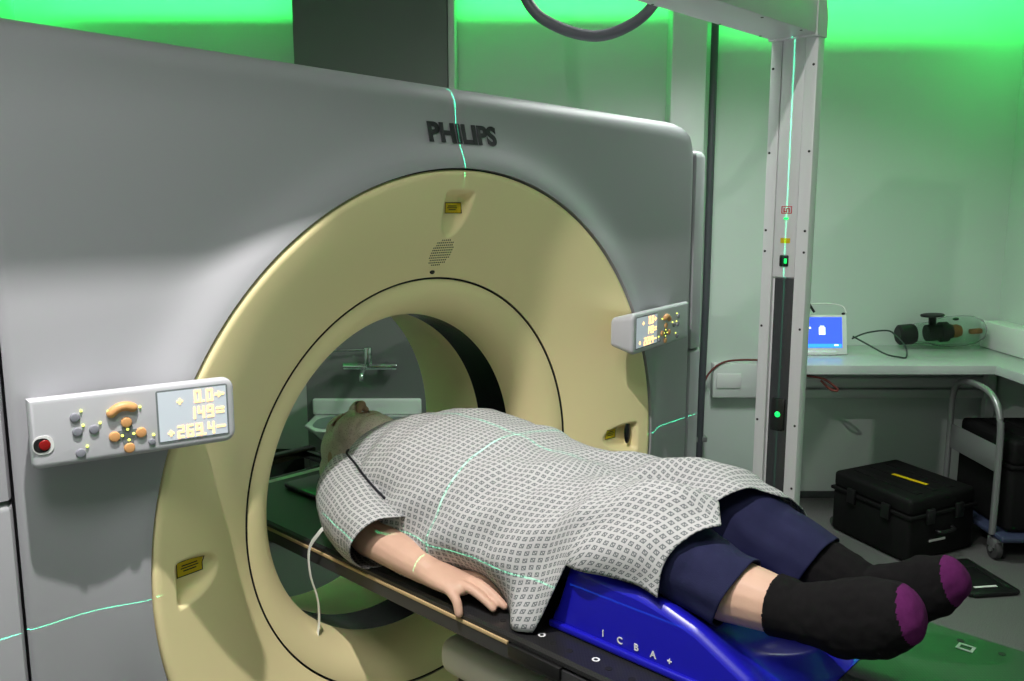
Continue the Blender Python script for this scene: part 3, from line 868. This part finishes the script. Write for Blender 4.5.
# ------------------------------------------------------------------ shorts and socks
def tubecloth(name, pts, m, parent, wr=.004, wf=30, thick=.003, seed=0, hemtilt=0.):
    P = spline([p[:3] for p in pts], 8); rr = np.interp(np.linspace(0, 1, len(P)), np.linspace(0, 1, len(pts)), [p[3] for p in pts]); k = len(P)-1
    def fn(u, v):
        q = v*k; i = min(int(q), k-1); f = q-i
        c = P[i].lerp(P[i+1], f); t = (P[i+1]-P[i]).normalized()
        xx = t.cross(Vector((0, 0, 1))).normalized(); yy = xx.cross(t); a = 2*PI*u
        r = rr[i]*(1-f)+rr[i+1]*f
        r += wr*noise.noise(Vector((math.cos(a)*2+seed, math.sin(a)*2, v*wf*.2)))+wr*.5*math.sin(v*wf+2*a)*abs(noise.noise(Vector((v*4, a, seed+4.))))
        return c+xx*math.cos(a)*r+yy*math.sin(a)*r+t*hemtilt*math.sin(a)*sstep(.5, 1, v)
    mb = MB().grid(fn, 48, 64, True); o = mb.build(name, m, parent, True, 180)
    md = o.modifiers.new('Solidify', 'SOLIDIFY'); md.thickness = thick
    return o
sh = MB()
shorts = tubecloth('shorts', [(-.10, -.44, .01, .098), (-.115, -.60, .055, .094), (-.13, -.78, .085, .080), (-.130, -.87, .063, .072), (-.128, -.945, .045, .068)], M['navy'], person, .007, 22, seed=1, hemtilt=.010)
tubecloth('shorts_leg', [(.10, -.44, .01, .098), (.115, -.60, .055, .094), (.13, -.80, .072, .082), (.130, -.89, .046, .074), (.130, -.972, .020, .070)], M['navy'], shorts, .007, 22, seed=5, hemtilt=.010)
def sock(L, y0, sx):
    """sock = the leg below y0, offset from the body surface"""
    b = bmesh.new(); b.from_mesh(person.data)
    off = Vector(person.location)
    t = Vector(L['toe'][-1][:3]); hl = Vector(L['toe'][0][:3]); f = Vector((-.05, -.93, .36)).normalized()
    kill = []
    for fc in b.faces:
        c = fc.calc_center_median()+off
        if c.y > y0 or c.x*sx < 0: kill.append(fc)
    bmesh.ops.delete(b, geom=kill, context='FACES')
    b.normal_update()
    for v in b.verts:
        w = v.co+off
        rib = .0016*noise.noise(w*60)+.0022*noise.noise(Vector((w.x*8, w.y*40, w.z*8)))*sstep(y0-.14, y0-.02, w.y)
        v.co += v.normal*(.0055+rib)
    me = bpy.data.meshes.new('sock'); b.to_mesh(me); b.free(); me.transform(Matrix.Translation(off))
    o = link('sock', me, [M['sock'], M['toe']], person, True, 180)
    for p in me.polygons:
        c = Vector(p.center); p.material_index = 1 if (c-t).dot(f) > (.019 if sx < 0 else .006) else 0
    md = o.modifiers.new('Solidify', 'SOLIDIFY'); md.thickness = .002
    return o
sock(nearleg, -1.015, -1); sock(farleg, -.945, 1)

# ================================================================== BASIN AND TAP on the clad column
sink = thing('wash_basin', 'white wall-hung wash basin seen through the scanner bore', 'basin', R(-.80, COLT, -.49))
def bz(u, v):
    pass
bo = MB(ROOM)
def basin(fn_w, z0, z1):
    return None
SW_, SD = .60, .40
outb = [(-.30, 0), (.30, 0), (.30, -.26), (.22, -.37), (.0, -.41), (-.22, -.37), (-.30, -.26)]
outs = []
P = [Vector((a, b, 0)) for a, b in outb]
bo.prism(outb, lambda a, b, d: Vector((-.80+a*(1-.45*(-d)/.16 if d < 0 else 1), COLT+b*(1-.35*(-d)/.16 if d < 0 else 1), -.435+d)), -.16, 0., .02, 3)
bowl = bo.build('basin_body', M['ceramic'], sink)
bb = MB(ROOM); bb.prism(rrect(.50, .26, .09, cx=0, cy=-.205), lambda a, b, d: Vector((-.80+a, COLT+b, -.434+d)), 0, .0015, 0); bb.build('bowl', M['keybase'], sink)
MB(ROOM).box((-.80, COLT-.018, -.39), (.60, .036, .09), .012, 3).build('upstand', M['ceramic'], sink)
tap = thing('mixer_tap', 'chrome bar mixer tap on the grey cladding above the basin', 'tap', R(-.765, COLT, -.165))
tb = MB(ROOM); tb.cyl((-.915, COLT-.07, -.155), (-.625, COLT-.07, -.155), .019, bev=.004)
tb.cyl((-.84, COLT, -.155), (-.84, COLT-.07, -.155), .016); tb.cyl((-.69, COLT, -.155), (-.69, COLT-.07, -.155), .016)
tb.build('tap_body', M['chrome'], tap)
t2 = MB(ROOM); t2.cyl((-.78, COLT-.07, -.16), (-.78, COLT-.07, -.05), .022, bev=.004); t2.build('lever_hub', M['chrome'], tap)
t3 = MB(ROOM); t3.tube([(-.78, COLT-.07, -.065), (-.90, COLT-.10, -.062), (-.965, COLT-.12, -.060)], .008, 10); t3.ell((-.972, COLT-.122, -.058), (.018, .012, .014), 12); t3.build('lever', M['chrome'], tap)
t4 = MB(ROOM); t4.tube(spline([(-.80, COLT-.07, -.165), (-.80, COLT-.12, -.172), (-.80, COLT-.17, -.185), (-.80, COLT-.175, -.215)], 5), .012, 12); t4.build('spout', M['chrome'], tap)

# dark low cabinet and a pale tall cupboard seen through the bore on the left
cab = thing('low_cabinet', 'dark low cabinet behind the scanner, left of the basin', 'cabinet', R(-1.52, 4.45, FLOOR))
MB(ROOM).box((-1.52, 4.52, FLOOR+.16), (.62, .66, .30), .008).build('carcass', M['case'], cab)
for q in (-1.67, -1.37):
    d = MB(ROOM).box((q, 4.185, FLOOR+.16), (.29, .016, .26), .004).build('door', M['darkedge'], cab)
    MB(ROOM).cyl((q+.1, 4.165, FLOOR+.2), (q+.1, 4.165, FLOOR+.26), .006).build('handle', M['steel'], d)

# ================================================================== HOSES
hose = MB(); zz = lambda px, py, t: None
def pix(px, py, t):
    """point at room depth t whose direction was measured off the photograph"""
    cp, spt = math.cos(PITCH), math.sin(PITCH)
    d = VH*cp+Vector((0, 0, -spt)); r = RH; u = r.cross(d)
    v = r*((px-512)/FL)+u*(-(py-340.5)/FL)+d
    return Vector((CX, CY, CZ))+v*(t/v.dot(VH))
MB().tube(spline([pix(497, -145, 3.0), pix(506, -60, 3.0), pix(528, 2, 3.0), pix(556, 26, 3.0), pix(596, 36, 3.0), pix(632, 24, 3.0), pix(658, -2, 3.0), pix(686, -60, 3.0), pix(696, -145, 3.0)], 10), .0185, 14).build('cable_hose', M['greyhose'], None, label='dark grey hose drooping in a loop from the ceiling above the scanner', cat='hose', base=pix(596, 36, 3.0))
cd = MB(ROOM); cd.tube([(1.085, 4.80, VOID-.1), (1.087, 4.80, .2), (1.08, 4.80, -.4), (1.075, 4.80, FLOOR+.01)], [.020, .020, .020, .020], 14)
cd2 = cd.build('cable_conduit', M['greyhose'], None, label='dark grey upright conduit in front of the wall, right of the scanner', cat='conduit', base=R(1.08, 4.80, FLOOR))
for z in (-.62, 1.75): MB(ROOM).box((1.085, 4.835, z), (.07, .10, .03), .004).build('pipe_clip', M['steel'], cd2)

# ================================================================== BENCH AND WHAT IS ON IT
BZ = -.087
bench = thing('work_bench', 'white L-shaped wall bench on the right of the room', 'bench', R(2.0, 4.6, FLOOR))
pl = [(1.42, T_WALL-.001), (1.42, 4.25), (2.43, 4.25), (2.43, 1.9), (S_RIGHT-.001, 1.9), (S_RIGHT-.001, T_WALL-.001)]
MB(ROOM).prism(pl, lambda a, b, d: Vector((a, b, BZ+d)), -.045, 0, .003).build('worktop', M['bench'], bench)
bl = MB(ROOM)
for (a, b) in ((1.46, 4.85), (2.74, 4.84), (2.74, 1.95), (2.74, 3.0)): MB(ROOM).box((a, b, (FLOOR+BZ-.045)/2), (.05, .05, BZ-.045-FLOOR), .003).build('leg', M['trim'], bench)
bl.box(((1.42+S_RIGHT)/2, T_WALL-.015, BZ-.075), (S_RIGHT-1.42, .028, .06), .003)
bl.build('rear_rail', M['trim'], bench)

# small tablet-like screen
tv = thing('touch_screen', 'small white framed screen glowing blue on the bench', 'screen', R(1.66, 4.55, BZ))
SR = Matrix.Rotation(math.radians(-12), 4, 'X')
TT = ROOM @ Matrix.Translation((1.63, 4.56, BZ)) @ SR
MB(TT).box((0, 0, .108), (.34, .024, .215), .006).build('housing', M['white'], tv)
dsp = MB(TT).box((0, -.0125, .120), (.285, .002, .165), 0).build('display', M['bluescreen'], tv)
ic = MB(TT); ic.box((.035, -.0145, .128), (.034, .001, .040), 0); ic.box((.035, -.0145, .150), (.022, .001, .012), 0); ic.build('icon', M['paleblue'], dsp)
MB(TT).box((-.03, -.0145, .145), (.010, .001, .010), 0).build('icon', M['paleblue'], dsp)
MB(TT).box((.11, -.0153, .052), (.022, .001, .008), 0).build('icon', M['paleblue'], dsp)
MB(TT).box((0, -.0145, .049), (.28, .0008, .020), 0).build('task_bar', M['cyanbar'], dsp)
MB(ROOM).box((1.63, 4.62, BZ+.012), (.22, .16, .022), .006).build('stand', M['white'], tv)
kn = MB(TT); kn.ell((.155, -.004, .222), (.010, .010, .007), 12); kn.build('knob', M['black'], tv)
w1 = [(1.83, 4.58, BZ+.085), (1.90, 4.56, BZ+.12), (2.0, 4.54, BZ+.135), (2.04, 4.52, BZ+.11), (2.075, 4.48, BZ+.06), (2.07, 4.45, BZ+.008), (2.03, 4.45, BZ+.008), (1.97, 4.47, BZ+.02), (1.90, 4.53, BZ+.06), (1.83, 4.57, BZ+.10)]
MB(ROOM).tube(spline(w1, 8), .0045, 8).build('wire_loop', M['wire'], None, label='thin dark wire looping over the bench right of the blue screen', cat='wire', base=R(2.05, 4.45, BZ))
MB(ROOM).tube(spline([(1.80, 4.60, BZ+.22), (1.79, 4.64, BZ+.255), (1.72, 4.66, BZ+.265), (1.62, 4.66, BZ+.262), (1.56, 4.64, BZ+.23)], 6), .0035, 8).build('white_cable', M['tie'], None, label='pale cable arching behind the blue screen', cat='cable', base=R(1.7, 4.66, BZ))
MB(ROOM).tube([(1.60, 4.52, BZ+.235), (1.57, 4.54, BZ+.285)], [.006, .008], 10).build('cable_plug', M['black'], None, label='short black plug standing up on top of the blue screen', cat='plug', base=R(1.6, 4.52, BZ+.235))
MB(ROOM).tube(spline([(1.44, 4.30, BZ-.05), (1.50, 4.29, BZ-.06), (1.58, 4.28, BZ-.075), (1.64, 4.28, BZ-.115), (1.655, 4.28, BZ-.135), (1.62, 4.285, BZ-.13), (1.57, 4.29, BZ-.085)], 6), .006, 8).build('cable_loop', M['redcable'], None, label='dark cable loop hanging below the front edge of the bench', cat='cable', base=R(1.6, 4.28, BZ-.135))
tc_ = spline([(1.07, 4.84, -.47), (1.08, 4.82, -.36), (1.12, 4.82, -.245), (1.20, 4.83, -.18), (1.32, 4.84, -.165), (1.5, 4.84, -.17)], 6)
MB(ROOM).tube(tc_, .006, 8).build('brown_cable', M['redcable'], None, label='brown cable curving along the wall behind the upright frame post', cat='cable', base=R(1.2, 4.83, -.47))
so = thing('socket_box', 'white wall socket trunking box left of the bench', 'socket', R(1.28, T_WALL, -.30))
MB(ROOM).box((1.30, T_WALL-.03, -.285), (.30, .06, .20), .008).build('trunking', M['trim'], so)
MB(ROOM).box((1.24, T_WALL-.063, -.285), (.14, .008, .085), .004).build('face_plate', M['white'], so)

# clear phantom
ph = thing('imaging_phantom', 'clear plastic flask-shaped phantom with black fittings lying on the bench', 'phantom', R(2.37, 4.76, BZ))
PT = ROOM @ Matrix.Translation((2.355, 4.76, BZ+.092)) @ Matrix.Rotation(math.radians(-4), 4, 'Y')
def lathe(T, prof, n=36):
    mb = MB(T); mb.grid(lambda u, v: (prof[int(round(v*(len(prof)-1)))][0], prof[int(round(v*(len(prof)-1)))][1]*math.cos(2*PI*u), prof[int(round(v*(len(prof)-1)))][1]*math.sin(2*PI*u)), n, len(prof), True)
    return mb
shell = [(-.12, .001), (-.12, .05), (-.10, .058), (-.03, .062), (.02, .078), (.08, .086), (.16, .087), (.22, .080), (.265, .060), (.285, .03), (.288, .001)]
shell_i = [(x*.985, max(.001, r-.004)) for x, r in shell]
lathe(PT, shell+shell_i[::-1], 40).build('clear_shell', M['clear'], ph)
lathe(PT, [(-.20, .001), (-.20, .045), (-.19, .056), (-.12, .058), (-.105, .05), (-.105, .001)]).build('end_cap', M['black'], ph)
lathe(PT, [(-.04, .001), (-.04, .046), (.03, .046), (.035, .056), (.075, .056), (.08, .04), (.10, .04), (.10, .001)]).build('inner_holder', M['black'], ph)
lathe(PT, [(.10, .001), (.10, .036), (.13, .038), (.15, .03), (.155, .001)]).build('insert', M['brown'], ph)
kn = MB(PT); kn.cyl((-.005, 0, .04), (-.005, 0, .095), .020); kn.cyl((-.005, 0, .092), (-.005, 0, .104), .062, bev=.004); kn.build('tee_knob', M['black'], ph)
MB(PT).ell((.11, -.03, .072), (.018, .014, .008), 14).build('plug', M['wire'], ph)
MB(PT).box((.225, -.02, -.005), (.07, .03, .03), .008).build('end_insert', M['brown'], ph)

# white box with black unit against the right wall
wbx = MB(ROOM).box((2.728, 4.30, BZ+.075), (.12, 1.10, .148), .008)
wbx.build('white_box', M['white'], None, label='long white boxing on the bench along the right wall', cat='box', base=R(2.728, 4.3, BZ))
bu = thing('black_unit', 'small black unit on the white boxing at the right edge', 'device', R(2.68, 4.25, BZ+.15))
MB(ROOM).box((2.715, 4.22, BZ+.195), (.10, .22, .09), .012, 3).build('body', M['black'], bu)
MB(ROOM).box((2.662, 4.22, BZ+.195), (.006, .16, .05), .004).build('front_panel', M['darkedge'], bu)

# ================================================================== CASES AND TROLLEY
E1 = Vector((-.361, .933, 0)); E2 = Vector((.890, .456, 0))       # the case's long and short sides in room axes
CT = ROOM @ Matrix.Translation((1.893, 3.907, FLOOR)) @ Matrix(((E2.x, E1.x, 0, 0), (E2.y, E1.y, 0, 0), (0, 0, 1, 0), (0, 0, 0, 1)))
def case_thing(T, a, b, h, name, label, loc, marks):
    c = thing(name, label, 'case', loc)
    MB(T).box((a/2, b/2, h*.36), (a, b, h*.70), .025, 3).build('lower_shell', M['case'], c)
    lid = MB(T).box((a/2, b/2, h*.86), (a*.99, b*.99, h*.27), .022, 3).build('lid', M['case'], c)
    rb = MB(T)
    for k in range(3): rb.box((a*(.25+.25*k), b/2, h*.995), (a*.10, b*.8, .008), .003)
    rb.box((a/2, b/2, h*.715), (a+.014, b+.014, .018), .005)
    rb.build('ribs', M['case'], lid)
    for q in (.28, .72):
        MB(T).box((a*q, -.008, h*.70), (.055, .018, .075), .005).build('latch', M['black'], c)
        MB(T).box((-.008, b*q, h*.70), (.018, .055, .075), .005).build('latch', M['black'], c)
    hd = MB(T); hd.tube(spline([(a*.38, -.006, h*.45), (a*.39, -.03, h*.45), (a*.5, -.036, h*.45), (a*.61, -.03, h*.45), (a*.62, -.006, h*.45)], 5), .009, 10); hd.build('carry_handle', M['black'], c)
    if marks:
        MB(T).box((a*.42, -.003, h*.30), (.115, .004, .010), 0, rot=Matrix.Rotation(math.radians(2), 3, 'Y')).build('plate', M['tie'], c, label='pale strip on the front')
        st = MB(T).box((a*.50, b*.42, h+.0045), (.022, .20, .002), 0, rot=Matrix.Rotation(math.radians(8), 3, 'Z')).build('lid_strip', M['yellow'], c, label='yellow strip on the lid')
    for k in (.12, .88):
        MB(T).cyl((a*k-.03, b+.005, .03), (a*k+.03, b+.005, .03), .028).build('wheel', M['rubber'], c)
    return c
hc = case_thing(CT, .48, .526, .325, 'hard_case', 'black hard case with a yellow strip on its lid, on the floor under the bench', R(2.0, 4.2, FLOOR), True)
FT = ROOM @ Matrix.Translation((2.11, 3.76, FLOOR)) @ Matrix.Rotation(math.radians(8), 4, 'Z')
hb = MB(FT); hb.box((-.105, 0, .012), (.04, .36, .02), .009); hb.box((.105, 0, .012), (.04, .36, .02), .009); hb.box((0, -.16, .012), (.22, .06, .022), .010); hb.box((0, .13, .012), (.22, .10, .022), .010); hb.box((0, 0, .009), (.19, .30, .012), .002)
hd_ = hb.build('pull_handle', M['black'], hc)
MB(FT).box((.0, -.115, .0165), (.11, .014, .002), 0).build('slot', M['tie'], hd_, label='pale bar across the slot')
trolley = thing('platform_trolley', 'flat platform trolley with a curved grey tube handle under the bench', 'trolley', R(2.5, 4.2, FLOOR))
MB(ROOM).box((2.562, 4.22, -.875), (.445, .62, .03), .012, 3).build('deck', M['bluegrey'], trolley)
hp = [(2.335, 3.99, -.87), (2.335, 3.99, -.45), (2.330, 4.00, -.30), (2.325, 4.05, -.215), (2.32, 4.14, -.18), (2.32, 4.30, -.18), (2.325, 4.40, -.215), (2.330, 4.45, -.30), (2.335, 4.46, -.45), (2.335, 4.46, -.87)]
hnd = MB(ROOM).tube(spline(hp, 6), .016, 12).build('push_handle', M['steel'], trolley)
MB(ROOM).box((2.335, 4.225, -.50), (.008, .44, .13), .003).build('name_plate', M['steel'], hnd)
for (a, b) in ((2.36, 4.0), (2.73, 4.0), (2.36, 4.44), (2.73, 4.44)):
    w = MB(ROOM); w.cyl((a-.016, b, FLOOR+.05), (a+.016, b, FLOOR+.05), .05, n=28, bev=.006)
    wh = w.build('caster', M['rubber'], trolley)
    f = MB(ROOM); f.box((a, b, FLOOR+.085), (.05, .06, .05), .006); f.cyl((a-.024, b, FLOOR+.05), (a+.024, b, FLOOR+.05), .014); f.build('fork', M['steel'], wh)
CT2 = ROOM @ Matrix.Translation((2.385, 3.96, -.86))
case_thing(CT2, .38, .50, .46, 'equipment_case', 'tall black case standing on the platform trolley at the right edge', R(2.57, 4.2, -.86), False)
# low black box by the wall behind the frame post
MB(ROOM).box((1.30, 4.66, FLOOR+.085), (.34, .34, .165), .015, 3).build('floor_box', M['case'], None, label='low black box against the wall behind the white frame post', cat='box', base=R(1.3, 4.66, FLOOR))

# ================================================================== LIGHTS
def area(name, loc, target, size, power, col=(1, 1, 1), size_y=None, spread=180, shape='RECTANGLE'):
    l = bpy.data.lights.new(name, 'AREA'); l.energy = power; l.color = col; l.spread = math.radians(spread)
    if shape == 'DISK': l.shape = 'DISK'; l.size = size
    else: l.shape = 'RECTANGLE'; l.size = size; l.size_y = size_y or size
    o = bpy.data.objects.new(name, l); COL.objects.link(o); o.location = loc
    o.rotation_euler = (Vector(target)-Vector(loc)).to_track_quat('-Z', 'Y').to_euler()
    return o
LAMP = Vector((-1.0, -.66, CEIL-.012))
dl = thing('ceiling_downlight', 'small round white downlight in the ceiling above the laser frame', 'light', LAMP)
MB().grid(lambda u, v: (LAMP.x+(.05+.03*v)*math.cos(2*PI*u), LAMP.y+(.05+.03*v)*math.sin(2*PI*u), CEIL-.004), 40, 2, True).build('rim', M['white'], dl)
area('downlight_lamp', LAMP, LAMP-Vector((0, 0, 1)), .036, 48, (1.0, .96, .93), shape='DISK')
# added unseen fill over the near end, lifting the front ambient light
P2 = R(-.4, .3, CEIL-.012)
d2 = thing('added_fill_panel', 'square dim fill light added behind the camera', 'light', P2)
MB(ROOM).box((-.4, .3, CEIL-.004), (.64, .64, .006), .002).build('rim', M['white'], d2)
area('added_fill_lamp', P2, P2-Vector((0, 0, 1)), .55, 19, (1.0, .985, .97))
P3 = R(0.90, 3.25, CEIL-.012)  # added unseen fill that brightens the walls; limited spread spares their tops
d3 = thing('added_wall_fill', 'square fill light added over the right side to brighten the walls', 'light', P3)
MB(ROOM).box((0.90, 3.25, CEIL-.004), (.70, .70, .006), .002).build('rim', M['white'], d3)
area('added_wall_fill_lamp', P3, P3-Vector((0, 0, 1)), .6, 35, (.96, 1.0, .97), spread=142)
GREEN = (.03, 1.0, .13)
def cove(a, b, inward, power):
    a = Vector(a); b = Vector(b); mid = (a+b)/2; L = (b-a).length
    l = bpy.data.lights.new('cove_led', 'AREA'); l.shape = 'RECTANGLE'; l.size = L; l.size_y = .03; l.energy = power; l.color = GREEN
    o = bpy.data.objects.new('cove_led', l); COL.objects.link(o); o.location = mid
    x = (b-a).normalized(); z = Vector(inward).normalized(); y = z.cross(x)      # light shines along -z
    o.matrix_world = Matrix((( x.x, y.x, z.x, mid.x), (x.y, y.y, z.y, mid.y), (x.z, y.z, z.z, mid.z), (0, 0, 0, 1)))
E_, ZS = .34, CEIL+.20
cove(R(S_LEFT+.05, T_WALL-E_, ZS), R(S_RIGHT-.05, T_WALL-E_, ZS), -VH+Vector((0, 0, 1.0)), 80)
cove(R(S_RIGHT-E_, T_NEAR+.1, ZS), R(S_RIGHT-E_, T_WALL-.1, ZS), -RH+Vector((0, 0, 1.0)), 20)
cove(R(S_LEFT+E_, T_NEAR+.1, ZS), R(S_LEFT+E_, T_WALL-.1, ZS), RH+Vector((0, 0, 1.0)), 20)

# positioning lasers: point emitters that shine only in thin planes
def laser(name, loc, planes, lim, power):
    """planes: which direction component is ~0; lim: [(component, lo, hi)] limits of the fan"""
    l = bpy.data.lights.new(name, 'POINT'); l.energy = power; l.color = (.05, 1., .5); l.shadow_soft_size = 0.
    l.use_nodes = True; nt = l.node_tree; L = nt.links
    em = nt.nodes['Emission']
    tc = nt.nodes.new('ShaderNodeTexCoord'); sp = nt.nodes.new('ShaderNodeSeparateXYZ'); L.new(tc.outputs['Normal'], sp.inputs[0])
    def mth(op, a, b=None, c=None):
        n = nt.nodes.new('ShaderNodeMath'); n.operation = op
        for i, x in enumerate((a, b, c)):
            if x is None: continue
            if isinstance(x, (int, float)): n.inputs[i].default_value = x
            else: L.new(x, n.inputs[i])
        return n.outputs[0]
    tot = None
    for pl_, lims in zip(planes, lim):
        q = mth('LESS_THAN', mth('ABSOLUTE', sp.outputs[pl_]), .0015)
        for (ax_, lo, hi) in lims:
            q = mth('MULTIPLY', q, mth('MULTIPLY', mth('GREATER_THAN', sp.outputs[ax_], lo), mth('LESS_THAN', sp.outputs[ax_], hi)))
        tot = q if tot is None else mth('MAXIMUM', tot, q)
    L.new(tot, em.inputs['Strength'])
    o = bpy.data.objects.new(name, l); COL.objects.link(o); o.location = loc
    return o
laser('laser_overhead', (0, FYC, 1.222), (0, 1), ([(1, -.22, .70)], [(0, -1, 1)]), 105)
laser('laser_left', (-FX+.012, FYC, 0.), (2, 1), ([(1, -.56, .72)], [(2, -.05, .6)]), 60)
laser('laser_right', (FX-.012, FYC, 0.), (2,), ([(1, -.2, .80)],), 45)

w = bpy.data.worlds.new('World'); sc.world = w; w.use_nodes = True
w.node_tree.nodes['Background'].inputs[0].default_value = (.5, .6, .55, 1); w.node_tree.nodes['Background'].inputs[1].default_value = .02

# ================================================================== CAMERA
cam = bpy.data.cameras.new('camera'); co = bpy.data.objects.new('camera', cam); COL.objects.link(co)
cam.sensor_fit = 'HORIZONTAL'; cam.sensor_width = 36; cam.lens = 36*FL/1024; cam.clip_start = .02
co.location = (CX, CY, CZ)
dirv = VH*math.cos(PITCH)+Vector((0, 0, -math.sin(PITCH)))
co.rotation_euler = dirv.to_track_quat('-Z', 'Y').to_euler()
sc.camera = co
sc.view_settings.view_transform = 'Standard'; sc.view_settings.look = 'None'
sc.view_settings.exposure = 0.; sc.view_settings.gamma = 1.; sc.view_settings.use_curve_mapping = False
